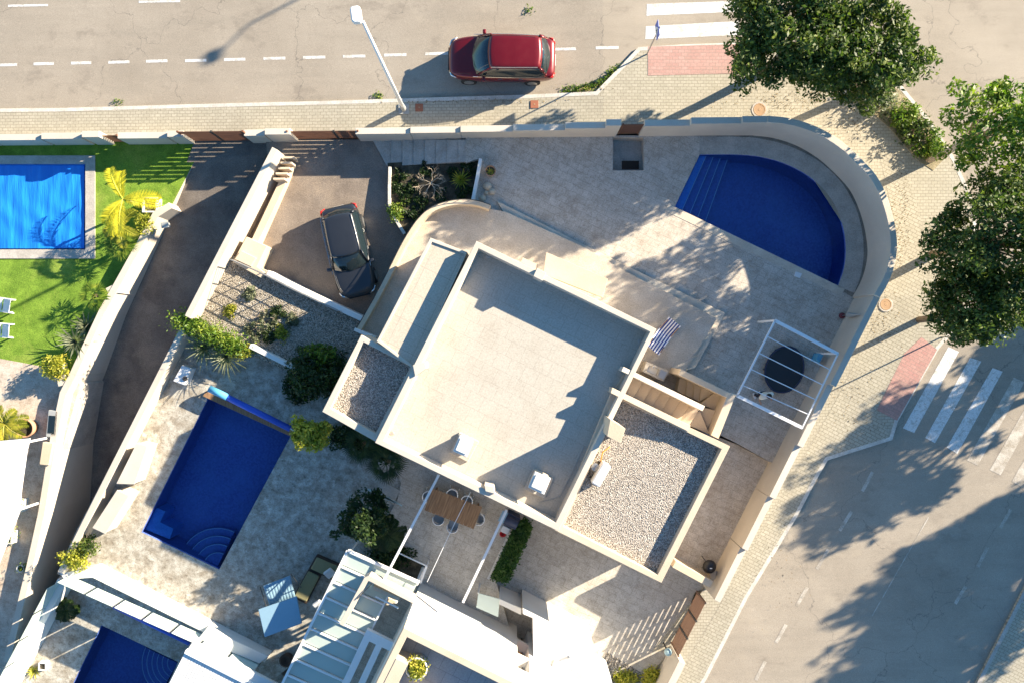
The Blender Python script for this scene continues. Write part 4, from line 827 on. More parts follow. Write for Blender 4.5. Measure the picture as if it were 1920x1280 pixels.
# ================================================================ CARS
def car(name, label, loc, rz, L, Wd, Ht, paint, belt=1.0, dark_roof=False, roofmat=None, ws=(.27, .41), rr=(.86, .95)):
    t = thing(name, label, 'car', loc, rz)
    hw = Wd/2; X = lambda s: L/2-s*L
    st = [0, .012, .04, .09, .16, .27, .4, .6, .78, .88, .95, .985, 1]
    wf = [.52, .67, .80, .90, .965, .995, 1, 1, .985, .955, .9, .82, .7]
    tz = [.60, .70, .79, .86, .91, .98, 1.0, 1.02, 1.03, 1.03, 1.0, .94, .80]
    bz = [.40, .28, .24, .22, .22, .22, .22, .22, .22, .24, .28, .34, .44]
    mb = MB(); k = belt
    rows = []
    for s, w, zt, zb in zip(st, wf, tz, bz):
        w *= hw; zt *= k; zt = max(zt, zb+.15)
        prof = [(0, zb), (w*.84, zb), (w*.955, zb+.08), (w*.99, lerp(zb, zt, .45)), (w*1.0, lerp(zb, zt, .68)), (w*.965, lerp(zb, zt, .9)), (w*.86, zt-.005), (w*.5, zt+.02), (0, zt+.03)]
        rows.append([Vector((X(s), y, z)) for y, z in prof]+[Vector((X(s), -y, z)) for y, z in prof[-2:0:-1]])
    n = len(rows[0]); b0 = len(mb.v)
    for r in rows: mb.v += r
    for i in range(len(rows)-1):
        for j in range(n): q = (j+1) % n; mb.f.append((i*n+j, i*n+q, (i+1)*n+q, (i+1)*n+j)); mb.mi.append(0)
    mb.f.append(tuple(range(n))); mb.mi.append(0); e = (len(rows)-1)*n; mb.f.append(tuple(range(e, e+n))); mb.mi.append(0)
    body = part(mb, 'body', paint, t, local=True, smooth=True, sub=2)
    # cabin: glass hull
    cs = [ws[0], lerp(*ws, .5), ws[1], .5, .65, rr[0], lerp(*rr, .55), rr[1]]
    cz = [k*1.0, lerp(k, Ht, .58), Ht-.05, Ht-.01, Ht-.01, Ht-.06, lerp(Ht, k, .45), k*1.02]
    tw = [.80, .77, .74, .745, .74, .70, .72, .76]; bw = [.86, .93, .95, .955, .95, .93, .89, .82]
    def bow(s, y): return float(np.interp(s, [ws[0], ws[1], .55, rr[0], rr[1]], [-.30, -.16, 0, .12, .26]))*(y/hw)**2
    def roofz(s): return float(np.interp(s, cs, cz))
    def roofw(s): return float(np.interp(s, cs, tw))*hw
    mb = MB(); rows = []
    for s, z, a, c in zip(cs, cz, tw, bw):
        z0 = k*.97; a *= hw; c *= hw
        prof = [(c, z0), (lerp(c, a, .55), lerp(z0, z, .6)), (a, z-.01), (a*.6, z+.025), (0, z+.035)]
        rows.append([Vector((X(s)+bow(s, y), y, zz)) for y, zz in prof]+[Vector((X(s)+bow(s, y), -y, zz)) for y, zz in prof[-2::-1]])
    n = len(rows[0])
    for r in rows: mb.v += r
    for i in range(len(rows)-1):
        for j in range(n-1): mb.f.append((i*n+j, i*n+j+1, (i+1)*n+j+1, (i+1)*n+j)); mb.mi.append(0)
    gl = part(mb, 'windows', 'carglass', t, local=True, smooth=True, recalc=True)
    # painted roof skin
    s0, s1 = ws[1]-.012, rr[0]+.012
    def rfn(u, v):
        s = lerp(s0, s1, u); y = (v*2-1); w = roofw(s)*1.03; zz = roofz(s)+.052-.03*y*y-(.03 if abs(y) > .97 else 0)
        return (X(s)+bow(s, y*w), y*w, zz)
    mb = MB(); mb.grid(rfn, 14, 12); rf_ = part(mb, 'roof', roofmat or paint, t, local=True, smooth=True, solid=.02)
    for sg in (-1, 1):
        # pillars
        mb = MB()
        mb.tube([(X(ws[0])+bow(ws[0], hw*.89), sg*hw*.89, k*1.0), (X(lerp(*ws, .5))+bow(lerp(*ws, .5), hw*.82), sg*hw*.815, lerp(k, Ht, .60)), (X(ws[1])+bow(ws[1], hw*.76), sg*hw*.76, Ht-.01)], [.035, .035, .03], 6)
        mb.tube([(X(rr[0])+bow(rr[0], hw*.73), sg*hw*.73, Ht-.02), (X(lerp(*rr, .55))+.15, sg*hw*.77, lerp(Ht, k, .42)), (X(rr[1])+.2, sg*hw*.83, k*1.02)], [.05, .07, .08], 6)
        part(mb, 'pillar', paint, t, local=True, smooth=True)
        mb = MB(); pth = [(X(s), sg*hw*c, k*1.0+.015) for s, c in ((ws[0]+.01, .955), (.4, .97), (.55, .975), (.7, .97), (.82, .955), (.9, .93))]; mb.tube(pth, .012, 5); part(mb, 'window_trim', 'chrome', t, local=True)
        mb = MB(); mb.tube([(X(ws[1]+.02), sg*(roofw(.45)-.0), Ht+.035), (X(.6), sg*(roofw(.6)), Ht+.05), (X(rr[0]-.03), sg*(roofw(.8)), Ht+.03)], .014, 6); part(mb, 'roof_rail', 'black' if dark_roof else 'steel', t, local=True)
        for xx in (X(.19), X(.79)):
            b = MB(); b.tube([(xx, sg*(hw-.24), .34), (xx, sg*(hw-.005), .34)], .35, 22); wh = part(b, 'wheel', 'rubber', t, local=True, bevel=.03)
            b = MB(); b.tube([(xx, sg*(hw-.01), .34), (xx, sg*(hw+.004), .34)], .22, 14); part(b, 'rim', 'steel', wh, local=True)
        b = MB(); b.box((X(.335), sg*(hw+.07), k+.04), (.15, .2, .13), 0); mr = part(b, 'mirror', paint, t, local=True, bevel=.04)
        b = MB(); b.tube([(X(.005), sg*hw*.56, .64*k), (X(.03), sg*hw*.80, .69*k), (X(.075), sg*hw*.905, .735*k)], [.03, .05, .02], 6); part(b, 'headlight', 'chrome', t, local=True, smooth=True)
        b = MB(); b.tube([(X(.93), sg*hw*.915, .9*k), (X(.97), sg*hw*.86, .88*k), (X(.994), sg*hw*.66, .84*k)], [.02, .055, .03], 6); part(b, 'tail_light', 'tail_red', t, local=True, smooth=True)
    b = MB(); b.box((X(.0)+.005, 0, .5), (.05, hw*1.05, .16)); part(b, 'grille', 'black', t, local=True, bevel=.02)
    b = MB(); b.box((X(1)-.005, 0, .62), (.03, .5, .11)); part(b, 'number_plate', 'white_plastic', t, local=True)
    b = MB(); b.tube([(X(.02)*1.0, -hw*.72, .48), (X(-.002), 0, .46), (X(.02), hw*.72, .48)], .02, 5); part(b, 'bumper_trim', 'chrome', t, local=True)
    b = MB(); b.tube([(X(.89), .06, roofz(.9)+.05), (X(.9), .07, roofz(.905)+.085)], [.03, .005], 6); part(b, 'antenna', paint, t, local=True)
    for sg in (-1, 1):
        b = MB(); b.tube([(X(.07), sg*hw*.70, .835*k), (X(.12), sg*hw*.78, .895*k), (X(ws[0]-.01), sg*hw*.84, .985*k)], .006, 4); b.tube([(X(.5), sg*hw*1.0, .36), (X(.5), sg*hw*1.003, .68), (X(.5), sg*hw*.972, .93*k)], .006, 4); b.tube([(X(.33), sg*hw*1.0, .36), (X(.32), sg*hw*1.003, .68), (X(.31), sg*hw*.972, .92*k)], .006, 4); part(b, 'panel_gap', 'black', t, local=True)
        for s_ in (.47, .66): b = MB(); b.bar((X(s_), sg*hw*.995, .85*k), (X(s_+.035), sg*hw*.995, .85*k), .03, .02); part(b, 'door_handle', 'chrome', t, local=True)
    # dashboard card seen through the windscreen, wiper lines
    b = MB(); b.bar((X(ws[0]+.012), -.45, k+.05), (X(ws[0]+.03), .1, k+.10), .015); b.bar((X(ws[0]+.012), .1, k+.05), (X(ws[0]+.03), .6, k+.10), .015); part(b, 'wiper', 'black', t, local=True)
    return t
pR = W(941, 106, 1.0); pR.z = G(pR.x, pR.y)
ov = W(941, 107, .9)
car('parked_car', 'dark red estate car parked on the upper street with a long shadow', (ov.x, ov.y+.05, G(ov.x, ov.y)), R(180-1), 4.62, 1.9, 1.62, 'red_paint', 1.02, ws=(.225, .385))
ov = W(652, 470, .1)
car('parked_car', 'black compact car with glossy roof parked nose down on the brown driveway', (ov.x, ov.y, -.78), R(-90+13), 4.05, 1.78, 1.5, 'black_paint', .98, True, 'black_paint', (.27, .43), (.88, .955))
# ================================================================ PLANTS
def leaves_mesh(pts, size, rng, aspect=.45, up=.35, out=None):
    n = len(pts); nrm = rng.normal(size=(n, 3)); nrm[:, 2] += up*2
    if out is not None: nrm += out*.6
    nrm /= np.linalg.norm(nrm, axis=1)[:, None]
    t = rng.normal(size=(n, 3)); t -= nrm*(t*nrm).sum(1)[:, None]; t /= np.linalg.norm(t, axis=1)[:, None]
    u = np.cross(nrm, t); s = size*rng.uniform(.6, 1.35, size=(n, 1))
    return np.stack([pts-t*s*.5, pts+u*s*aspect*.5, pts+t*s*.5, pts-u*s*aspect*.5], 1).reshape(-1, 3)
def leafobj(name, V, mat, parent=None, origin=None):
    o0 = Vector(origin) if origin is not None else Vector(V.mean(0)); n = len(V)//4
    me = bpy.data.meshes.new(name); me.vertices.add(len(V)); me.vertices.foreach_set('co', (V-np.array(o0)).astype(np.float32).ravel())
    me.loops.add(len(V)); me.loops.foreach_set('vertex_index', np.arange(len(V), dtype=np.int32))
    me.polygons.add(n); me.polygons.foreach_set('loop_start', np.arange(0, len(V), 4, dtype=np.int32)); me.polygons.foreach_set('loop_total', np.full(n, 4, dtype=np.int32))
    me.update(calc_edges=True); me.validate(); me.materials.append(MATS[mat])
    o = bpy.data.objects.new(name, me); COL.objects.link(o)
    if parent is not None: o.parent = parent; o.location = o0-WL[parent.name]
    else: o.location = o0
    WL[o.name] = o0; return o
def crown_pts(c, r, nclump, nleaf, rng, cr=(.35, .7), shell=.45, low=-.55, flat=.75):
    P = []; O = []; cc = []
    while len(cc) < nclump:
        d = rng.normal(size=3); d /= np.linalg.norm(d)
        if d[2] < low: continue
        k = rng.uniform(shell, 1.)**.6*(1+.16*math.sin(d[0]*5+c[0])+.12*math.sin(d[1]*6+c[1]*2))*(1.22 if rng.random() < .2 else 1)
        cc.append(np.array(c)+d*np.array(r)*k)
    for q in cc:
        R_ = rng.uniform(*cr); v = rng.normal(size=(nleaf, 3)); v /= np.linalg.norm(v, axis=1)[:, None]
        rad = R_*rng.uniform(.25, 1., size=(nleaf, 1))**.5
        P.append(q+v*rad*np.array((1, 1, flat))); O.append(v)
    return np.concatenate(P), np.concatenate(O), cc
def tree(name, label, base, top, r, seed, mat='leaf', nclump=150, nleaf=75, size=.2, lean=(0, 0), group=None, trunk=.14, barkm='bark', cr=(.35, .7), low=-.55):
    rng = np.random.default_rng(seed); base = Vector(base); t = thing(name, label, 'tree', base, 0, group)
    c = (base.x+lean[0], base.y+lean[1], top-r[2])
    P, O, cc = crown_pts(c, r, nclump, nleaf, rng, cr=cr, low=low)
    leafobj('crown', leaves_mesh(P, size, rng, out=O), mat, t)
    mb = MB(); fork = Vector((lerp(base.x, c[0], .55), lerp(base.y, c[1], .55), lerp(base.z, c[2], .62)))
    mb.tube([base-Vector((0, 0, .2)), lerp(base, fork, .5)+Vector((.05, -.04, 0)), fork], [trunk*1.25, trunk, trunk*.85], 10)
    part(mb, 'trunk', barkm, t, smooth=True)
    mb = MB()
    for i in range(0, min(len(cc), 26)):
        e = Vector(cc[i]); m_ = lerp(fork, e, .5)+Vector((rng.uniform(-.2, .2), rng.uniform(-.2, .2), .15)); mb.tube([lerp(base, fork, .96), m_, e], [trunk*.45, trunk*.22, .012], 6, caps=False)
    part(mb, 'limbs', barkm, t, smooth=True); return t
def T(px, py, off=.12): return S(px, py, off)
tree('street_tree', 'big dark green tree at the top, left half of the crown over the upper kerb', T(1428, 138), 6.0, (2.3, 2.1, 1.9), 1, 'leaf', 150, 165, .19, (.3, .25), 'trees along the corner pavement', .17)
tree('street_tree', 'dark green tree at the top right whose crown merges with its bigger left neighbour', T(1596, 182), 5.7, (2.05, 1.9, 1.8), 2, 'leaf', 105, 165, .19, (-1.05, .5), 'trees along the corner pavement', .15)
tree('street_tree', 'bright yellow-green tree with a visible tan trunk at the right edge', T(1742, 300), 6.2, (1.55, 1.6, 1.6), 3, 'leaf_bright', 62, 85, .2, (.1, .25), 'trees along the corner pavement', .14, 'bark_pale')
tree('street_tree', 'large dark tree at the right edge, below the yellow-green tree', T(1748, 478), 6.8, (2.35, 2.35, 2.1), 4, 'leaf', 145, 165, .19, (.5, .2), 'trees along the corner pavement', .16)
tree('street_tree', 'smaller round dark tree hanging over the blue sign near the right-hand zebra crossing', T(1722, 600), 5.2, (1.35, 1.3, 1.35), 5, 'leaf', 75, 150, .18, (.3, .35), 'trees along the corner pavement', .12)
for i, (px, py, zc, r, lab) in enumerate(((1690, 862, 4.4, (2.3, 2.3, 1.35), 'round street tree beyond the right edge whose shadow covers the zebra crossing'), (1800, 1085, 5.4, (2.3, 2.3, 1.5), 'tall street tree beyond the right edge shading the middle of the right road'),
        (1740, 1215, 5.2, (2.1, 2.1, 1.4), 'tall street tree beyond the lower right edge shading the road'), (1925, 985, 6.0, (1.6, 1.6, 1.3), 'wide street tree farther beyond the right edge shading the road'),
        (1655, 1330, 4.6, (1.8, 1.8, 1.2), 'street tree beyond the lower right corner shading the road'), (1945, 655, 3.8, (1.3, 1.3, .9), 'small street tree beyond the right edge, level with the blue sign'))):
    q = S(px, py); k = (zc-q.z)/math.tan(R(SUNEL)); bx, by = q.x+.894*k, q.y+.447*k
    tree('street_tree', lab, Vector((bx, by, G(bx, by)+.1)), zc+r[2], r, 20+i, 'leaf', 120, 65, .3, (0, 0), 'street trees beyond the right edge', .16)
def bush(name, label, c, r, seed, mat='leaf', n=30, nl=60, size=.14, group=None, cr=(.2, .4), low=-.1, cat='bush'):
    rng = np.random.default_rng(seed); P, O, cc = crown_pts(c, r, n, nl, rng, cr=cr, low=low)
    P[:, 2] = np.maximum(P[:, 2], c[2]-.02)
    o = leafobj(name, leaves_mesh(P, size, rng, out=O), mat, None, c); tag(o, label, cat, group)
    mb = MB()
    for q in cc[:8]: mb.tube([c, Vector(q)], [.03, .008], 5, caps=False)
    part(mb, 'stems', 'bark', o); return o
# ---- hedge along the corner kerb
for i, (x, y, r, m_, lab) in enumerate(((1625, 165, .55, 'leaf_grey', 'dry grey-green shrub under the crowns at the top of the kerb bed'), (1652, 195, .6, 'leaf_grey', 'loose olive shrub in the middle of the kerb bed'), (1690, 218, .5, 'leaf_bright', 'small light green shrub in the kerb bed'),
        (1712, 245, .62, 'leaf', 'dense green shrub with yellow tips in the kerb bed, above the tan trunk'), (1738, 275, .5, 'leaf_bright', 'last light green shrub of the kerb bed beside the tan trunk'))):
    bush('shrub', lab, S(x, y, .12), (r, r, r*.9), 40+i, m_, 26, 55, .14, 'shrubs in the kerb bed')
mb = gsheet(ps([(1592, 142), (1640, 140), (1690, 172), (1740, 232), (1776, 292), (1750, 320), (1720, 300), (1668, 240), (1600, 180)], .14), .14, .05); struct('garden_bed', mb, 'bed')
def weeds(pts, label, seed, n=24, off=.0):
    rng = np.random.default_rng(seed); P = []
    for i in range(n):
        s = rng.uniform(0, len(pts)-1.001); k = int(s); q = S(*lerp(Vector(pts[k]), Vector(pts[k+1]), s-k), off); v = rng.normal(size=(26, 3))*np.array((.12, .1, .05)); v[:, 2] = abs(v[:, 2]); P.append(np.array(q)+v)
    tag(leafobj('weeds', leaves_mesh(np.concatenate(P), .1, rng), 'leaf_bright', None, S(*pts[0], off)), label, 'weeds')
weeds([(1058, 171), (1090, 167), (1122, 160), (1140, 145), (1160, 126)], 'strip of yellow-green weeds along the kerb right of the red car', 60, 40)
weeds([(704, 182), (716, 181)], 'small tuft of weeds at the kerb left of the street lamp foot', 61, 3)
weeds([(988, 20), (996, 23)], 'tiny weed tuft alone on the upper road', 62, 2)
weeds([(212, 193), (226, 193)], 'small tuft of weeds at the upper left kerb', 63, 2)
rng = np.random.default_rng(77); P = []
for cx, cy, sx, sy, n in ((1480, 190, 120, 22, 240), (1600, 230, 60, 50, 160), (1690, 420, 20, 110, 200), (1650, 600, 40, 60, 120), (1100, 165, 60, 8, 60), (900, 190, 180, 4, 70), (1600, 760, 60, 70, 80), (1450, 1050, 60, 120, 60)):
    for _ in range(n): P.append(np.array(S(cx+rng.normal()*sx*.5, cy+rng.normal()*sy*.5, .14)))
P = np.array(P); tag(leafobj('leaf_litter', leaves_mesh(P, .07, rng, up=3), 'leaf_litter', None, S(1480, 190, .13)), 'scattered dry leaves on the pavement under the trees', 'leaf litter', None, 'stuff')
# ---- blade plants
def blades(name, label, c, n, L, w, mat, seed, cat='plant', group=None, elev=(10, 80), droop=.35, stem=0.):
    rng = np.random.default_rng(seed); c = Vector(c); mb = MB(); t = thing(name, label, cat, c, 0, group)
    for i in range(n):
        a = 2*math.pi*(i*.381966); e = R(lerp(elev[0], elev[1], (i/n)**.8)+rng.uniform(-6, 6)); l = L*rng.uniform(.75, 1.1)*(1 if e < R(60) else .75)
        d = Vector((math.cos(a), math.sin(a), 0)); s = Vector((-d.y, d.x, 0)); pr = None
        for k in range(5):
            u = k/4; ee = e-droop*u*1.3; p = c+Vector((0, 0, stem))+d*math.cos(e)*l*u+Vector((0, 0, math.sin(e)*l*u-droop*l*u*u*.6)); ww = w*(.55+1.3*u*(1-u)*1.5 if u < .5 else 1.9*(1-u)+.02)
            q = (p-s*ww/2, p+s*ww/2)
            if pr: mb.poly([pr[0], pr[1], q[1], q[0]])
            pr = q
    part(mb, 'leaves', mat, t, recalc=False)
    b = MB(); b.tube([c-Vector((0, 0, .05)), c+Vector((0, 0, stem+.06))], [.07, .05], 8); part(b, 'stem', 'bark', t); return t
def frond(mb, c, d, L, rise, droop, rng, leaf=.3, n=56, w=.03, vee=.25):
    s = Vector((-d.y, d.x, 0)); path = []
    for k in range(n+1):
        u = k/n; path.append(c+d*L*u*(1-.12*u)+Vector((0, 0, L*(rise*u-droop*u*u))))
    mb.tube(path[::4]+[path[-1]], [.018]*len(path[::4])+[.006], 4, caps=False)
    for k in range(2, n):
        u = k/n; ll = leaf*math.sin(math.pi*min(1, u*1.02))**.5*rng.uniform(.85, 1.1)+.04
        for sg in (-1, 1):
            p = path[k]; tip = p+s*sg*ll*.82+d*ll*.55+Vector((0, 0, ll*(vee-.3*rng.random()))); m_ = lerp(p, tip, .4)
            mb.poly([p, m_-d*w*.6, tip, m_+d*w*.6])
def palm(name, label, base, h, nf, L, mat, seed, rise=.55, droop=.75, angs=None, leaf=.34, group=None, trunk=.07, lean=(0, 0), cat='palm'):
    rng = np.random.default_rng(seed); base = Vector(base); t = thing(name, label, cat, base, 0, group); top = base+Vector((lean[0], lean[1], h))
    mb = MB(); mb.tube([base-Vector((0, 0, .1)), lerp(base, top, .5)+Vector((.03, 0, 0)), top], [trunk*1.3, trunk, trunk*.8], 8); part(mb, 'trunk', 'bark_pale', t, smooth=True)
    for i in range(nf):
        a = R(angs[i]) if angs else 2*math.pi*i*.381966+rng.uniform(-.15, .15); mb = MB()
        frond(mb, top, Vector((math.cos(a), math.sin(a), 0)), L*rng.uniform(.85, 1.1), rise*rng.uniform(.6, 1.3), droop*rng.uniform(.8, 1.1), rng, leaf); part(mb, 'frond', mat, t, recalc=False)
    return t
def fanpalm(name, label, base, h, nf, L, mat, seed, group=None, nb=16):
    rng = np.random.default_rng(seed); base = Vector(base); t = thing(name, label, 'palm', base, 0, group); top = base+Vector((0, 0, h))
    mb = MB(); mb.tube([base-Vector((0, 0, .1)), top], [.1, .07], 8); part(mb, 'trunk', 'bark', t)
    for i in range(nf):
        a = 2*math.pi*i*.381966; e = R(lerp(5, 65, i/nf)); d = Vector((math.cos(a)*math.cos(e), math.sin(a)*math.cos(e), math.sin(e))); c = top+d*L*.45; s = Vector((-math.sin(a), math.cos(a), 0)); mb = MB()
        mb.tube([top, c], .012, 4, caps=False)
        for k in range(nb):
            b = lerp(-1.5, 1.5, k/(nb-1)); v = d*math.cos(b)+s*math.sin(b); tip = c+v*L*.62*(1-.25*abs(b)/1.5)-Vector((0, 0, .12+.1*rng.random())); m_ = lerp(c, tip, .55); pp = v.cross(Vector((0, 0, 1))).normalized()*.022
            mb.poly([c, m_-pp, tip, m_+pp])
        part(mb, 'frond', mat, t, recalc=False)
    return t
def pot(label, c, r, h, mat='pot_white', cat='plant pot', square=False):
    mb = MB(); c = Vector(c)
    if square: mb.prism([c+Vector((x*r, y*r, h)) for x, y in ((-1, -1), (1, -1), (1, 1), (-1, 1))], c.z, holes=[[c+Vector((x*r*.8, y*r*.8, h)) for x, y in ((-1, -1), (1, -1), (1, 1), (-1, 1))]], holeb=c.z+h*.5)
    else: mb.lathe(c, [(0, 0), (r*.72, 0), (r, h), (r*.86, h), (r*.8, h*.75), (0, h*.75)], 24)
    t = one(mb, 'plant_pot', mat, label, cat, smooth=not square, recalc=not square); mb = MB(); mb.lathe(c, [(0, h*.78), (r*.78, h*.78)], 16); part(mb, 'soil', 'soil', t); return t
ZL = -.65
pot('round white pot at the upper end of the lawn wall', W(290, 388, ZL), .33, .5, square=True)
palm('areca_palm', 'golden feather palm with two long bright fronds over the end of the lawn wall', W(262, 385, ZL), 1.5, 7, 1.75, 'leaf_gold', 70, .5, .65, [112, 100, 5, -8, 250, 265, 235], .36, None, .06, (-.02, .0))
palm('areca_palm', 'yellow-green feather palm below the golden palm beside the wall', W(250, 432, ZL), 1.1, 7, 1.0, 'leaf_yellow', 71, .6, .8, [90, 120, 60, 250, 280, 200, 330], .26, None, .05)
fanpalm('fan_palm', 'green fan palm on the lawn edge below the golden palm', W(240, 462, ZL), .7, 12, .8, 'leaf_bright', 72)
fanpalm('fan_palm', 'small round fan palm halfway along the lawn wall', W(190, 556, ZL), .6, 12, .75, 'leaf_bright', 73)
bush('shrub', 'rounded yellow shrub just right of the golden palm fronds', W(272, 420, ZL+.4), (.35, .35, .4), 74, 'leaf_yellow', 16, 45, .11)
blades('agave', 'spiky grey-green clump beside the lawn wall, above the yellow bush', W(165, 612, ZL), 42, .95, .07, 'leaf_grey', 75, elev=(15, 80))
blades('agave', 'larger spiky leafy clump touching the lower lawn edge', W(150, 640, ZL), 46, 1.0, .08, 'leaf_grey', 76, elev=(10, 75), stem=.3)
bush('shrub', 'bright yellow potted bush by the lower end of the lawn wall', W(112, 690, ZL+.5), (.48, .45, .45), 77, 'leaf_yellow', 30, 60, .12)
pot('white square pot under the bright yellow bush', W(114, 692, ZL), .3, .45, square=True)
palm('banana_plant', 'spiky yellow plant with large fronds at the left edge above the white awning', W(30, 790, ZL), .8, 10, .95, 'leaf_yellow', 78, .6, .9, None, .3)
pot('tan round pot beside the white awning', W(60, 800, ZL), .42, .6, 'pot_clay')
pot('white square planter at the edge of the white awning, upper one', W(42, 944, ZL), .26, .5, square=True); bush('shrub', 'small green plant in the upper white planter by the awning', W(36, 946, ZL+.4), (.2, .2, .2), 80, 'leaf_bright', 8, 35, .09)
pot('white square planter at the edge of the white awning, lower one', W(24, 1003, ZL), .26, .5, square=True); bush('shrub', 'small green plant in the lower white planter by the awning', W(20, 1003, ZL+.4), (.2, .2, .2), 81, 'leaf_bright', 8, 35, .09)
pot('small round white pot alone on the warm paving at the left', W(45, 1062, ZL), .16, .3); bush('shrub', 'tiny plant in the small round white pot at the left', W(45, 1062, ZL+.25), (.1, .1, .1), 82, 'leaf_bright', 5, 25, .07)
# AC / barbecue units by the left wall
t = thing('air_conditioner', 'dark glazed unit in a pale frame against the left wall', 'appliance', W(98, 795, ZL))
mb = MB(); mb.prism(pw([(91, 768), (108, 770), (104, 820), (86, 818)], -.1), ZL); part(mb, 'case', 'grey_paint', t, bevel=.02); mb = MB(); mb.prism(pw([(92, 778), (104, 779), (101, 812), (89, 811)], -.085), -.12); part(mb, 'glass_top', 'carglass', t)
mb = MB(); mb.prism(pw([(80, 828), (99, 830), (91, 872), (74, 870)], .0), ZL); one(mb, 'storage_box', 'stucco_cream', 'cream storage box against the left wall below the dark glazed unit', 'box', bevel=.02)
# sun loungers on the lawn
def lounger(label, c, rz):
    t = thing('sun_lounger', label, 'sun lounger', c, rz, 'white slatted sun loungers on the lawn')
    for y in (-.3, .3): b = MB(); b.bar((-.95, y, .3), (.95, y, .3), .05, .06); part(b, 'side_rail', 'white_plastic', t, local=True)
    for i in range(13): b = MB(); b.box((-.9+i*.105, 0, .335), (.075, .62, .02)); part(b, 'slat', 'white_plastic', t, local=True)
    b = MB()
    for i in range(6): b.box((.5+i*.085, 0, .36+i*.055), (.07, .6, .02), 0, 0, 0, -.55)
    b.bar((.45, -.27, .33), (.98, -.27, .68), .04); b.bar((.45, .27, .33), (.98, .27, .68), .04); part(b, 'backrest', 'white_plastic', t, local=True)
    for x in (-.8, .7):
        for y in (-.28, .28): b = MB(); b.bar((x, y, 0), (x, y, .29), .05); part(b, 'leg', 'white_plastic', t, local=True)
    return t
lounger('white slatted sun lounger on the lawn, upper one at the left edge', W(-4, 570, ZL), R(-8)); lounger('white slatted sun lounger on the lawn, lower one at the left edge', W(-6, 618, ZL), R(-4))
# ---- gravel garden
rng = np.random.default_rng(5); P = []
for i in range(17):
    t_ = i/16; px, py = lerp(338, 448, t_), lerp(600, 652, t_); c = W(px, py, .55+.1*math.sin(i)); v = rng.normal(size=(230, 3))*np.array((.26, .2, .26)); P.append(np.array(c)+v)
tag(leafobj('hedge', leaves_mesh(np.concatenate(P), .14, rng), 'leaf_bright', None, W(390, 625, .1)), 'feathery yellow-green hedge running along the edge of the gravel bed', 'hedge')
blades('yucca', 'spiky yucca hanging over the blue-shaded terrace below the hedge', W(392, 650, -.1), 60, 1.15, .06, 'leaf_grey', 90, elev=(-5, 75), stem=.4)
blades('yucca', 'lower yucca with pale spiky leaves at the end of the hedge', W(432, 668, -.1), 60, 1.1, .06, 'leaf_grey', 91, elev=(-5, 75), stem=.4)
bush('shrub', 'small golden bush at the end of the yellow-green hedge', W(460, 660, .2), (.35, .3, .3), 92, 'leaf_yellow', 16, 45, .11)
for i, (x, y, r, m_, lab) in enumerate(((500, 607, .34, 'leaf_grey', 'grey bushy shrub in the centre of the gravel bed'), (520, 590, .25, 'leaf_dark', 'small dark shrub right of centre in the gravel bed'), (478, 620, .28, 'leaf_grey', 'low grey shrub left of centre in the gravel bed'), (527, 625, .2, 'leaf_yellow', 'tiny yellow shrub at the shade edge of the gravel bed'), (470, 552, .18, 'leaf_grey', 'thin sprouting shrub near the railing of the gravel bed'), (545, 602, .2, 'leaf_grey', 'little round shrub near the shaded half of the gravel bed'), (505, 632, .22, 'leaf_dark', 'dark low shrub at the bottom of the gravel bed'), (432, 585, .16, 'leaf_yellow', 'sparse yellow tuft at the left of the gravel bed'))):
    bush('shrub', lab, W(x, y, .1), (r*1.35, r*1.35, r*.7), 100+i, m_, 20, 40, .1, 'shrubs in the gravel bed', (.08, .2))
def twigs(label, c, n, L, mat, seed, name='dead_branches'):
    rng = np.random.default_rng(seed); mb = MB(); c = Vector(c)
    def br(p, d, l, r, k):
        q = p+d*l; m_ = lerp(p, q, .5)+Vector(rng.normal(size=3)*l*.08); mb.tube([p, m_, q], [r, r*.8, r*.6], 5, caps=False)
        if k:
            for _ in range(3): dd = (d+Vector(rng.normal(size=3)*.55)).normalized(); dd.z = abs(dd.z)*.6; br(lerp(m_, q, rng.random()), dd, l*rng.uniform(.5, .8), r*.55, k-1)
    for i in range(n): a = 2*math.pi*i/n+rng.uniform(-.4, .4); br(c, Vector((math.cos(a), math.sin(a), rng.uniform(.2, .6))).normalized(), L, .022, 3)
    return one(mb, name, mat, label, 'branches', recalc=False)
twigs('bare pale branches spreading over the dark planting bed', W(808, 344, -.25), 7, .42, 'bark_pale', 3)
twigs('bare grey branches in the middle of the gravel bed', W(495, 600, .12), 5, .3, 'bark_pale', 4)
blades('agave', 'olive spiky plant right of the bare branches in the dark bed', W(864, 338, -.28), 46, .62, .05, 'leaf_yellow', 110, elev=(15, 80))
bush('shrub', 'bright green round plant at the lower left of the dark bed', W(742, 396, -.25), (.26, .3, .25), 111, 'leaf_bright', 16, 45, .1)
for i, (x, y) in enumerate(((750, 330), (772, 350), (790, 380), (760, 372), (830, 365), (800, 322), (845, 325), (880, 320), (872, 362), (775, 405), (745, 352))):
    bush('shrub', ('low dark ground plant in the planting bed, %s' % ['upper left corner', 'left of the bare branches', 'just above the curved parapet', 'beside the stone edging', 'under the olive spiky plant', 'at the upper middle', 'above the bare branches', 'in the upper right corner', 'by the thin white wall', 'near the parapet tip', 'left edge by the driveway'][i]), W(x, y, -.3), (.3, .3, .15), 120+i, 'leaf_dark', 10, 40, .12, 'dark ground plants in the planting bed', (.1, .22))
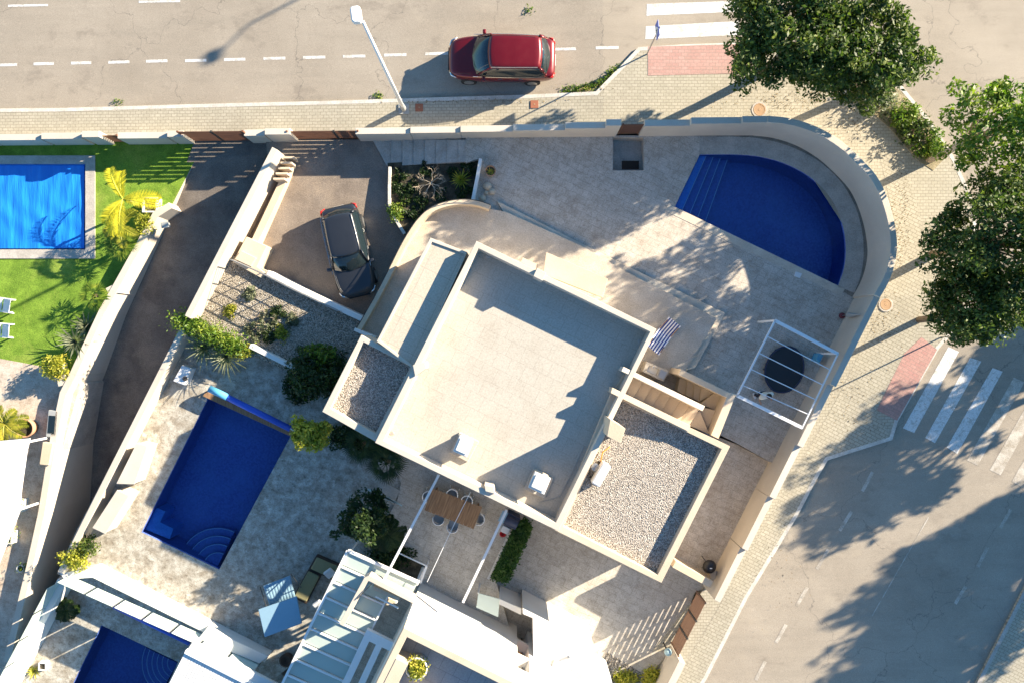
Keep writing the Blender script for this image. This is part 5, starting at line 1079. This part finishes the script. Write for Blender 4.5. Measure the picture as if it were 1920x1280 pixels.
# big dark shrubs between house and pool terrace
bush('shrub', 'very large dark green shrub left of the small gravel roof', W(600, 700, .0), (1.05, 1.0, 1.5), 140, 'leaf_dark', 70, 80, .18, None, (.25, .5), cat='shrub')
bush('shrub', 'green leafy shrub at the shaded top of the dark shrub mass', W(608, 672, .2), (.6, .5, .9), 141, 'leaf_bright', 22, 60, .16, None, (.2, .4))
bush('shrub', 'dark shrub at the left end of the low glass-rail wall', W(560, 725, -.3), (.6, .5, .6), 142, 'leaf_dark', 26, 60, .16)
tree('small_tree', 'lemon-yellow bushy tree touching the lower corner of the small gravel roof', W(610, 790, -.5), 2.5, (.75, .55, .5), 143, 'leaf_yellow', 40, 80, .17, (-.1, -.25), None, .05, cr=(.18, .34))
fanpalm('fan_palm', 'dark fan palm along the house wall, left one of the pair', W(690, 825, -.5), 1.5, 14, .95, 'leaf_dark', 144, 'fan palms below the house wall')
fanpalm('fan_palm', 'dark fan palm along the house wall, right one of the pair', W(735, 858, -.5), 1.6, 14, .95, 'leaf_dark', 145, 'fan palms below the house wall')
bush('shrub', 'dark shrub filling the gap between the two fan palms', W(660, 815, -.45), (.8, .5, .9), 146, 'leaf_dark', 40, 60, .16)
bush('shrub', 'dark leafy shrub hugging the wall beyond the right fan palm', W(715, 835, -.45), (.8, .55, 1.0), 147, 'leaf_dark', 40, 60, .16)
tree('small_tree', 'round dark green tree beside the steps left of the white beam', W(706, 945, -.5), 2.6, (.95, .95, .95), 148, 'leaf_dark', 60, 80, .17, (-.1, -.1), None, .07, cr=(.22, .4))
palm('dark_palm', 'dark feathery palm between the round tree and the glass pergola', W(735, 985, -.4), 1.6, 14, .9, 'leaf_dark', 149, .4, .6, None, .26)
bush('shrub', 'dark low shrub behind the top beam of the glass pergola', W(730, 1040, -.4), (.9, .5, .5), 150, 'leaf_dark', 40, 60, .15)
# hedge on the forecourt
HG = thing('clipped_hedge', 'clipped green hedge with a thin white kerb on the lower forecourt', 'hedge', W(955, 1040, -1))
rng = np.random.default_rng(9); q = [W(972, 975, .3), W(998, 988, .3), W(952, 1092, .3), W(921, 1084, .3)]
u_ = rng.random((9000, 1)); v_ = rng.random((9000, 1)); z_ = np.where(rng.random((9000, 1)) < .55, .3-.08*rng.random((9000, 1)), rng.uniform(-1, .3, (9000, 1)))
Q = [np.array(p) for p in q]; P = (Q[0]*(1-u_)+Q[1]*u_)*(1-v_)+(Q[3]*(1-u_)+Q[2]*u_)*v_; P[:, 2:3] = z_; P += rng.normal(size=P.shape)*.05
leafobj('leaves', leaves_mesh(P, .13, rng), 'leaf_hedge', HG)
mb = MB(); c_ = sum(q, Vector())/4; mb.prism([lerp(p, c_, .22)-Vector((0, 0, .12)) for p in q], -1); part(mb, 'stems', 'bark', HG)
mb = MB(); wall(mb, pw([(969, 975), (917, 1086)], -.25), -.1, -1.6); part(mb, 'kerb', 'stucco_white', HG)
for i, (x, y, lab) in enumerate(((1172, 1272, 'yellow-green shrub at the bottom gravel bed, left one'), (1222, 1266, 'yellow-green shrub at the bottom gravel bed, right one'))): bush('shrub', lab, W(x, y, -.95), (.38, .32, .4), 160+i, 'leaf_yellow', 22, 50, .12, 'shrubs at the bottom gravel bed')
# plants at the lower left
bush('shrub', 'round yellow-green plant on the wall corner between the lower pools', W(146, 1044, .2), (.5, .35, .4), 170, 'leaf_yellow', 32, 55, .13)
bush('shrub', 'darker olive plant behind the yellow-green plant on the wall corner', W(160, 1025, .1), (.42, .3, .4), 171, 'leaf', 22, 50, .13)
palm('young_palm', 'small dark palm beside the lower left pool', W(133, 1138, -1.1), .4, 9, .6, 'leaf_dark', 172, .6, .9, None, .2)
blades('agave', 'small spiky yellow-green plant near the bottom left corner', W(66, 1256, -1.1), 26, .5, .05, 'leaf_yellow', 173, elev=(10, 70))
pot('small square white pot near the bottom left corner', W(86, 1244, -1.1), .17, .3, square=True)
# planter on the neighbour roof terrace
c = W(785, 1238, ZD); pot('tall round white planter on the shaded roof terrace', c, .42, .75); bush('shrub', 'green leafy plant in the tall round white planter on the roof terrace', c+Vector((0, 0, .62)), (.3, .3, .25), 180, 'leaf_yellow', 16, 55, .12)
# ================================================================ POOL GEAR, GARDEN FURNITURE
t = thing('pool_roller', 'blue rolled-up pool cover on a wooden board at the head of the long pool', 'pool cover roller', W(470, 770, -.5))
p, q = W(394, 728, .0), W(544, 803, .0)
mb = MB(); mb.tube([p, q], .14, 18); part(mb, 'roll', 'cover_blue', t, smooth=True)
mb = MB(); mb.tube([p-Vector((.03, 0, 0)), lerp(p, q, .22)], [.16, .155], 18); part(mb, 'wrap', 'turquoise', t, smooth=True)
for s in (0, 1): m_ = lerp(p, q, s); mb = MB(); mb.bar(m_, Vector((m_.x, m_.y, -.5)), .06); part(mb, 'stand', 'steel', t)
mb = MB(); mb.bar(q, q+(q-p).normalized()*.45, .05); part(mb, 'crank', 'white_metal', t)
mb = MB(); mb.prism(pw([(386, 733), (551, 808), (546, 818), (380, 742)], -.42), -.5); part(mb, 'board', 'table_wood', t, bevel=.01)
mb = MB(); mb.tube([W(215, 1135, -.95), W(356, 1204, -.95)], .13, 14); one(mb, 'rolled_pool_cover', 'cover_blue', 'bright blue rolled cover lying below the milky glass panels', 'pool cover', smooth=True)
def cabinet(label, pts, z, zb):
    P = pw(pts, z); mb = MB(); mb.prism([Vector((p.x, p.y, z-.06)) for p in P], zb); t = one(mb, 'storage_chest', 'stucco', label, 'storage chest', 'white storage chests by the ramp wall', bevel=.02)
    c = sum(P, Vector())/4; mb = MB(); mb.prism([lerp(p, c, -.04) for p in P], z-.06); part(mb, 'lid', 'stucco', t, bevel=.02)
cabinet('long white storage chest by the ramp wall, upper one', [(256, 831), (276, 836), (252, 906), (219, 905)], .55, -.5); cabinet('long white storage chest by the ramp wall, lower one', [(219, 919), (241, 929), (197, 999), (174, 988)], .55, -.5)
# pool equipment box
t = thing('pool_pump_box', 'pale pump box with a round black port beside the ramp wall', 'pump box', W(342, 705, -.5))
mb = MB(); mb.prism(pw([(341, 684), (358, 690), (346, 722), (324, 714)], .1), -.5); part(mb, 'case', 'white_plastic', t, bevel=.03); mb = MB(); mb.tube([W(347, 709, .1), W(347, 709, .13)], .11, 16); part(mb, 'port', 'black', t)
# garden swing
t = thing('garden_swing', 'garden swing seat with a flat blue canopy on the shaded terrace', 'garden swing', W(522, 1140, -.5))
mb = MB(); cp = pw([(484, 1142), (556, 1117), (566, 1168), (496, 1194)], 1.15); mb.prism(cp, 1.08); part(mb, 'canopy', 'teal_fabric', t, bevel=.02)
mb = MB(); s4 = [W(494, 1097, .1), W(544, 1078, .1), W(554, 1118, -.02), W(506, 1134, -.02)]
mb.grid(lambda u, v: lerp(lerp(s4[0], s4[1], u), lerp(s4[3], s4[2], u), v)+Vector((0, 0, .015*abs(math.sin(u*math.pi*9)))), 54, 4); part(mb, 'seat_cushion', 'teal_fabric', t, smooth=True, solid=.06)
for a in ((488, 1100, 500, 1138), (546, 1076, 564, 1100)): mb = MB(); mb.tube([W(a[0], a[1], .25), W(a[0], a[1], -.45)], .025, 6); mb.tube([W(a[0], a[1], .25), W(a[2], a[3], 1.05)], .025, 6); mb.tube([W(a[2], a[3], 1.05), W(a[2], a[3], -.48)], .025, 6); part(mb, 'frame', 'dark_metal', t)
# rattan sofa set with pillows in the shade
t = thing('rattan_sofa', 'dark brown L-shaped rattan sofa half under the glass pergola', 'sofa', W(600, 1090, -.5))
for pts in ([(592, 1041), (640, 1062), (626, 1088), (578, 1066)], [(578, 1066), (602, 1077), (574, 1132), (548, 1120)]):
    mb = MB(); mb.prism(pw(pts, -.1), -.5); part(mb, 'base', 'brown_dark', t, bevel=.04); c = sum(pw(pts, -.02), Vector())/4; mb = MB(); mb.prism([lerp(p, c, .12) for p in pw(pts, -.0)], -.1); part(mb, 'seat', 'gold_olive', t, bevel=.05)
for lab, x, y in (('white square pillow on the upper seat of the rattan sofa', 618, 1074), ('white square pillow on the lower seat of the rattan sofa', 597, 1133)): mb = MB(); mb.box(W(x, y, .12), (.42, .42, .16), R(35), 0, .5); one(mb, 'pillow', 'cushion', lab, 'pillow', 'pillows on the rattan sofa', bevel=.06)
mb = MB(); mb.lathe(W(540, 1232, -.5), [(0, 0), (.24, 0), (.3, .35), (.22, .4), (0, .3)], 16); one(mb, 'wicker_basket', 'brown_dark', 'dark brown basket on the shaded terrace near the bottom of the pergola', 'basket')
mb = MB(); 
for i in range(5): p = W(690+i*8, 916+i*3.4, -.1); mb.bar(p, p+Vector((.75, -.42, 0)), .06, .03)
mb.bar(W(694, 917, -.12), W(726, 933, -.12), .04); one(mb, 'slatted_bench', 'pale_teal', 'pale slatted bench beside the round dark tree', 'bench')
# steps beside the table terrace
for i in range(3): mb = MB(); mb.prism(pw([(714+i*12, 900+i*6), (726+i*12, 906+i*6), (714+i*12, 934+i*6), (702+i*12, 926+i*6)], -.46+i*.02), -.5); struct('step', mb, 'concrete')
# dining table and chairs
tb = thing('dining_table', 'rectangular slatted wooden table between the two white beams', 'table', W(852, 946, -.4), R(-21))
for i in range(14): b = MB(); b.box((-1.07+i*.165, 0, .74), (.15, 1.02, .03)); part(b, 'slat', 'table_wood', tb, local=True)
b = MB(); b.box((0, 0, .69), (2.2, .9, .06)); part(b, 'frame', 'table_wood', tb, local=True)
for x in (-.98, .98):
    for y in (-.42, .42): b = MB(); b.bar((x, y, 0), (x, y, .68), .08); part(b, 'leg', 'table_wood', tb, local=True)
def chair(label, c, rz):
    t = thing('garden_chair', label, 'chair', c, rz, 'white rounded chairs round the wooden table')
    b = MB(); b.box((0, 0, .43), (.44, .44, .04)); part(b, 'seat', 'grey_paint', t, local=True, bevel=.015)
    pts = [(.24*math.cos(a)*1.05, -.02+.27*math.sin(a), .74+.05*math.sin(-a)*-1) for a in [R(x) for x in range(0, 181, 15)]]
    b = MB(); b.tube(pts, .02, 7); part(b, 'backrest', 'white_plastic', t, local=True, smooth=True)
    b = MB(); b.grid(lambda u, v: (.24*math.cos(math.pi*u)*1.03, -.02+.26*math.sin(math.pi*u), lerp(.45, .72, v)), 12, 2); part(b, 'shell', 'white_plastic', t, local=True, smooth=True)
    for x in (-.19, .19):
        for y in (-.19, .19): b = MB(); b.bar((x*1.15, y*1.15, 0), (x, y, .42), .03); part(b, 'leg', 'white_plastic', t, local=True)
    return t
ch = None
for lab, x, y, a in (('white rounded chair at the upper long side of the table, left one', 850, 921, -21), ('white rounded chair at the upper long side of the table, right one', 877, 933, -21), ('white rounded chair at the left end of the table', 806, 925, 69), ('white rounded chair at the right end of the table', 899, 966, -111),
        ('white rounded chair at the lower long side of the table, left one', 825, 966, 159), ('white rounded chair at the lower long side of the table, right one', 851, 980, 159)):
    c = W(x, y, -.4)
    if ch is None: ch = chair(lab, c, R(a))
    else: copytree(ch, c, R(a), lab)
# barbecue corner
t = thing('barbecue', 'dark barbecue with a blue side shelf in the corner by the hedge', 'barbecue', W(955, 978, -.4), R(-26))
b = MB(); b.box((0, .25, .42), (.6, .55, .84)); part(b, 'cabinet', 'navy', t, local=True, bevel=.03); b = MB(); b.box((-.42, .25, .8), (.26, .5, .05)); part(b, 'side_shelf', 'teal_fabric', t, local=True, bevel=.01); b = MB(); b.tube([(-.28, .25, .86), (.28, .25, .86)], .2, 12); part(b, 'lid', 'navy', t, local=True, smooth=True)
mb = MB(); c = W(948, 988, -.4); mb.box(c+Vector((0, 0, .25)), (.38, .3, .5), R(-26)); one(mb, 'cool_box', 'cushion', 'small pale blue cool box beside the barbecue', 'box', bevel=.03)
mb = MB(); mb.lathe(W(943, 998, -.4), [(0, 0), (.1, 0), (.15, .22), (.12, .24), (.1, .2), (0, .05)], 16); one(mb, 'bucket', 'tail_red', 'small dark red bucket below the cool box', 'bucket', smooth=True)
# white frame over the trampoline
t = thing('white_frame', 'large white tube frame with parallel cross bars over the round black trampoline', 'frame', W(1470, 700, 0))
A, B_, C_, D_ = W(1453, 601, 2.2), W(1571, 663, 2.2), W(1504, 801, 2.2), W(1382, 741, 2.2)
for a, c, w in ((A, B_, .13), (A, D_, .07), (B_, C_, .05), (D_, C_, .13)): b = MB(); b.bar(a, c, w, .08); part(b, 'beam', 'white_metal', t)
for s in (.21, .43, .645, .86)[:4]: b = MB(); b.bar(lerp(A, D_, s), lerp(B_, C_, s*.93+.02), .035); part(b, 'cross_bar', 'white_metal', t)
for p in (A, B_, D_, C_): b = MB(); b.bar(p, Vector((p.x, p.y, 0 if p is not C_ else 1.4)), .08); part(b, 'post', 'white_metal', t)
b = MB(); b.tube([A-Vector((0, 0, 1.4)), B_-Vector((0, 0, 1.4))], .012, 5); b.tube([A-Vector((0, 0, 2)), B_-Vector((0, 0, 2))], .012, 5); part(b, 'low_wire', 'steel', t)
t = thing('trampoline', 'round black trampoline under the white frame', 'trampoline', W(1467, 692, 0))
c = W(1467, 692, 0); e = []
mb = MB(); ell = [Vector((c.x+.84*math.cos(a)*1.0+.12*math.sin(a), c.y+1.0*math.sin(a), .26)) for a in [2*math.pi*k/48 for k in range(48)]]
mb.prism(ell, .2); part(mb, 'jumping_mat', 'black_mat', t)
mb = MB(); mb.tube([p*1 for p in ell]+[ell[0]], .035, 6, caps=False); part(mb, 'rim', 'navy', t, smooth=True)
for k in range(0, 48, 8): b = MB(); b.bar(ell[k], Vector((ell[k].x, ell[k].y, 0)), .04); part(b, 'leg', 'dark_metal', t)
mb = MB(); mb.prism(pw([(1536, 662), (1545, 664), (1537, 680), (1530, 674)], .6), .0); one(mb, 'crate', 'turquoise', 'small teal crate against the wall under the white frame', 'crate', bevel=.02)
t = thing('parasol', 'closed grey-green parasol in a red base beside the pool wall', 'parasol', W(1578, 592, 0)); c = W(1578, 592, 0)
b = MB(); b.lathe(c, [(0, .0), (.13, .0), (.13, .08), (.05, .12), (0, .12)], 18); part(b, 'base', 'dark_red', t); b = MB(); b.tube([c+Vector((0, 0, .1)), c+Vector((0, 0, 1.9))], .02, 6); part(b, 'pole', 'steel', t); b = MB(); b.tube([c+Vector((0, 0, .7)), c+Vector((0, 0, 1.0)), c+Vector((0, 0, 1.85))], [.12, .1, .02], 9); part(b, 'folded_canopy', 'grey_paint', t)
# striped deck chair, outdoor chest
t = thing('deck_chair', 'blue and white striped deck chair against the upper right corner of the house', 'deck chair', W(1240, 630, .3), R(-38))
b = MB(); b.grid(lambda u, v: (lerp(-.34, .34, v), lerp(.78, -.78, u), .3+.55*abs(u-.4)*1.1), 14, 6); part(b, 'sling', 'striped', t, local=True, solid=.02)
for y in (-.3, .3): b = MB(); b.bar((y, .65, .55), (y, -.45, 0), .035); b.bar((y, -.65, .7), (y, .35, 0), .035); part(b, 'frame', 'table_wood', t, local=True)
t = thing('outdoor_sink', 'pale outdoor counter with a recessed sink beside the staircase wall', 'counter', W(1230, 700, .3))
b = MB(); b.prism(pw([(1213, 677), (1254, 695), (1244, 715), (1205, 696)], 1.15), .3, holes=[pw([(1217, 684), (1236, 692), (1231, 703), (1212, 695)], 1.15)], holeb=.95); part(b, 'counter', 'concrete', t, recalc=True)
b = MB(); b.prism(pw([(1217, 684), (1236, 692), (1231, 703), (1212, 695)], .97), .94); part(b, 'basin', 'white_plastic', t)
b = MB(); b.prism(pw([(1239, 692), (1251, 697), (1244, 711), (1234, 706)], 1.18), 1.14); part(b, 'drainer', 'steel', t)
b = MB(); b.tube([W(1226, 686, 1.15), W(1226, 686, 1.4), W(1224, 690, 1.42)], .018, 6); part(b, 'tap', 'chrome', t)
# rooftop air conditioner and small roof things
t = thing('air_conditioner', 'white rooftop air conditioner on the large gravel roof', 'air conditioner', W(1124, 884, 3.03), R(60))
b = MB(); b.box((0, 0, .4), (.95, .36, .62)); part(b, 'case', 'white_plastic', t, local=True, bevel=.05); b = MB(); b.tube([(-.15, -.18, .4), (-.15, -.195, .4)], .24, 20); part(b, 'fan_grille', 'dark_metal', t, local=True)
for x in (-.35, .35): b = MB(); b.box((x, 0, .045), (.08, .5, .09)); part(b, 'foot', 'dark_metal', t, local=True)
b = MB(); b.tube([(.4, .2, .2), (.75, .3, .1), (1.1, .2, .3)], .03, 6); part(b, 'hose', 'orange', t, local=True, smooth=True)
mb = MB(); mb.lathe(W(1114, 872, 3.03), [(0, 0), (.09, 0), (.09, .35), (.16, .36), (.16, .42), (0, .46)], 12); one(mb, 'roof_vent', 'steel', 'small metal vent pipe at the edge of the large gravel roof', 'vent')
# dustbin / barbecue by the east wall, gate motor
t = thing('kettle_grill', 'black kettle grill in the narrow yard right of the large gravel roof', 'grill', W(1322, 1052, -.45)); c = W(1322, 1052, -.45)
b = MB(); b.lathe(c, [(0, .55), (.2, .58), (.29, .75), (.3, .8), (.24, .95), (.08, 1.02), (0, 1.02)], 20); part(b, 'bowl', 'black', t, smooth=True)
for a in (0, 2.1, 4.2): b = MB(); b.bar(c+Vector((.12*math.cos(a), .12*math.sin(a), .6)), c+Vector((.3*math.cos(a), .3*math.sin(a), 0)), .025); part(b, 'leg', 'dark_metal', t)
b = MB(); b.bar(c+Vector((-.05, 0, 1.06)), c+Vector((.05, 0, 1.06)), .03); part(b, 'handle', 'white_plastic', t)
mb = MB(); mb.prism(pw([(1331, 1075), (1344, 1068), (1341, 1086), (1334, 1094)], .1), -.45); one(mb, 'wooden_board', 'stucco_cream', 'cream board leaning by the short wall near the kettle grill', 'board')
t = thing('gate_lamp', 'round glass lamp on a dark bracket at the lower end of the long slatted gate', 'lamp', W(1248, 1212, -.5)); c = W(1248, 1212, -.5)
b = MB(); b.lathe(c, [(0, .42), (.1, .44), (.17, .55), (.17, .62), (.1, .72), (0, .75)], 16); part(b, 'globe', 'pale_teal', t, smooth=True); b = MB(); b.tube([c-Vector((0, 0, .5)), c+Vector((0, 0, .45))], .04, 8); part(b, 'post', 'dark_metal', t)
mb = MB(); mb.prism(pw([(1166, 302), (1198, 302), (1198, 318), (1166, 318)], -.58), -.6); one(mb, 'doormat', 'brown_dark', 'dark brown doormat in the sunken entrance by the gate', 'doormat')
mb = MB(); mb.prism(pw([(1492, 509), (1504, 513), (1500, 522), (1489, 518)], .03), 0); one(mb, 'skimmer_lid', 'white_plastic', 'small square white skimmer lid on the pool edge paving', 'lid', bevel=.01)
pot('round pale pot with a spiky plant right of the thin white wall', W(920, 324, 0), .24, .42, 'pot_clay'); blades('agave', 'small spiky plant in the round pot right of the thin white wall', W(920, 324, .3), 22, .3, .03, 'leaf_yellow', 190)
mb = MB(); 
for i, (x, y, r) in enumerate(((914, 350, .2), (922, 360, .16), (905, 372, .15), (912, 362, .12))): mb.lathe(W(x, y, .0), [(0, 0), (r, .02), (r*.9, r*.7), (r*.4, r*1.1), (0, r*1.15)], 9)
one(mb, 'rocks', 'stucco_cream', 'little heap of pale rocks at the tip of the thin white wall', 'rocks')
# railing on the garden wall
t = thing('railing', 'thin grey metal railing along the low white wall of the gravel bed', 'railing', W(560, 560, .3))
q = pw([(444, 490), (498, 514), (560, 546), (640, 584)], .45)
for k in range(4):
    b = MB(); b.tube([p+Vector((0, 0, .22*(k+1))) for p in q], .014 if k < 3 else .024, 6); part(b, 'rail', 'steel', t)
for i in range(8):
    s = i/7*2.999; k = int(s); p = lerp(q[k], q[k+1], s-k); b = MB(); b.bar(p-Vector((0, 0, .35)), p+Vector((0, 0, .9)), .03); part(b, 'post', 'steel', t)
# ================================================================ THE PERSON
def skinned(name, mat, verts, edges, parent, sub=2):
    me = bpy.data.meshes.new(name); me.from_pydata([v[0] for v in verts], edges, []); me.materials.append(MATS[mat])
    o = bpy.data.objects.new(name, me); COL.objects.link(o); o.parent = parent
    md = o.modifiers.new('skin', 'SKIN'); md.use_smooth_shade = True
    lay = me.skin_vertices[0].data if me.skin_vertices else None
    for i, v in enumerate(verts):
        r = v[1] if hasattr(v[1], '__len__') else (v[1], v[1])
        if lay: lay[i].radius = r; lay[i].use_root = (i == 0)
    s = o.modifiers.new('sub', 'SUBSURF'); s.levels = sub; s.render_levels = sub; return o
pp = W(1419, 737, 0)
PE = thing('person', 'person in a cream shirt and dark trousers standing beside the black trampoline', 'person', pp, R(200))
# x: to the person's right, y: forward
bv = [((0, 0, .95), (.15, .11)), ((0, .0, 1.12), (.13, .095)), ((0, .01, 1.3), (.155, .1)), ((0, 0, 1.44), (.12, .075)), ((0, .01, 1.52), .055), ((0, .02, 1.6), (.075, .085)), ((0, .015, 1.7), (.078, .095)), ((0, .01, 1.78), (.055, .065))]
be = [(0, 1), (1, 2), (2, 3), (3, 4), (4, 5), (5, 6), (6, 7)]
def add(p, r, fr): bv.append((p, r)); be.append((fr, len(bv)-1)); return len(bv)-1
for sg in (-1, 1):
    a = add((sg*.1, 0, .86), .085, 0); a = add((sg*.12, .03, .48), .06, a); a = add((sg*.14, -.01, .1), .04, a); add((sg*.15, .12, .04), (.04, .03), a)
    a = add((sg*.19, 0, 1.42), .055, 3); a = add((sg*.28, .02, 1.16), .042, a); a = add((sg*.26, .2, 1.0), .03, a); h = add((sg*.245, .26, .98), (.036, .018), a)
    for k, (dx, l) in enumerate(((-.028, .06), (-.01, .075), (.01, .07), (.028, .055))): f = add((sg*.245+dx, .30, .975), .009, h); f2 = add((sg*.245+dx, .30+l*.6, .962), .0085, f); add((sg*.245+dx, .30+l*.8, .945), .007, f2)
    th = add((sg*.245-sg*.038, .27, .985), .01, h); add((sg*.245-sg*.05, .30, .97), .009, th)
skinned('body', 'skin', bv, be, PE)
skinned('shirt', 'shirt', [((0, 0, .88), (.19, .15)), ((0, 0, 1.1), (.18, .145)), ((0, .01, 1.3), (.205, .15)), ((0, 0, 1.44), (.18, .13)), ((0, 0, 1.5), (.10, .09)), ((-.2, 0, 1.42), .1), ((-.275, .015, 1.2), .085), ((.2, 0, 1.42), .1), ((.275, .015, 1.2), .085)], [(0, 1), (1, 2), (2, 3), (3, 4), (3, 5), (5, 6), (3, 7), (7, 8)], PE)
skinned('trousers', 'trousers', [((0, 0, .95), (.165, .12)), ((.1, 0, .84), .105), ((.12, .03, .48), .078), ((.14, -.01, .12), .06), ((-.1, 0, .84), .105), ((-.12, .03, .48), .078), ((-.14, -.01, .12), .06)], [(0, 1), (1, 2), (2, 3), (0, 4), (4, 5), (5, 6)], PE)
for sg in (-1, 1): b = MB(); b.box((sg*.15, .06, .05), (.1, .27, .1)); part(b, 'shoe', 'white_plastic', PE, local=True, bevel=.04)
b = MB(); b.lathe((0, -.005, 1.63), [(.098, .0), (.108, .06), (.104, .12), (.08, .175), (.04, .2), (0, .205)], 16); part(b, 'hair', 'hair', PE, local=True, smooth=True)
b = MB()
for sg in (-1, 1): b.lathe((sg*.032, .098, 1.66), [(0, -.01), (.01, 0), (0, .01)], 8)
part(b, 'eyes', 'black', PE, local=True); b = MB(); b.tube([(0, .10, 1.66), (0, .13, 1.625)], [.008, .014], 6); part(b, 'nose', 'skin', PE, local=True); b = MB(); b.tube([(-.022, .102, 1.59), (.022, .102, 1.59)], .006, 5); part(b, 'mouth', 'tail_red', PE, local=True)
for sg in (-1, 1): b = MB(); b.box((sg*.085, .0, 1.65), (.02, .04, .06)); part(b, 'ear', 'skin', PE, local=True, bevel=.008)
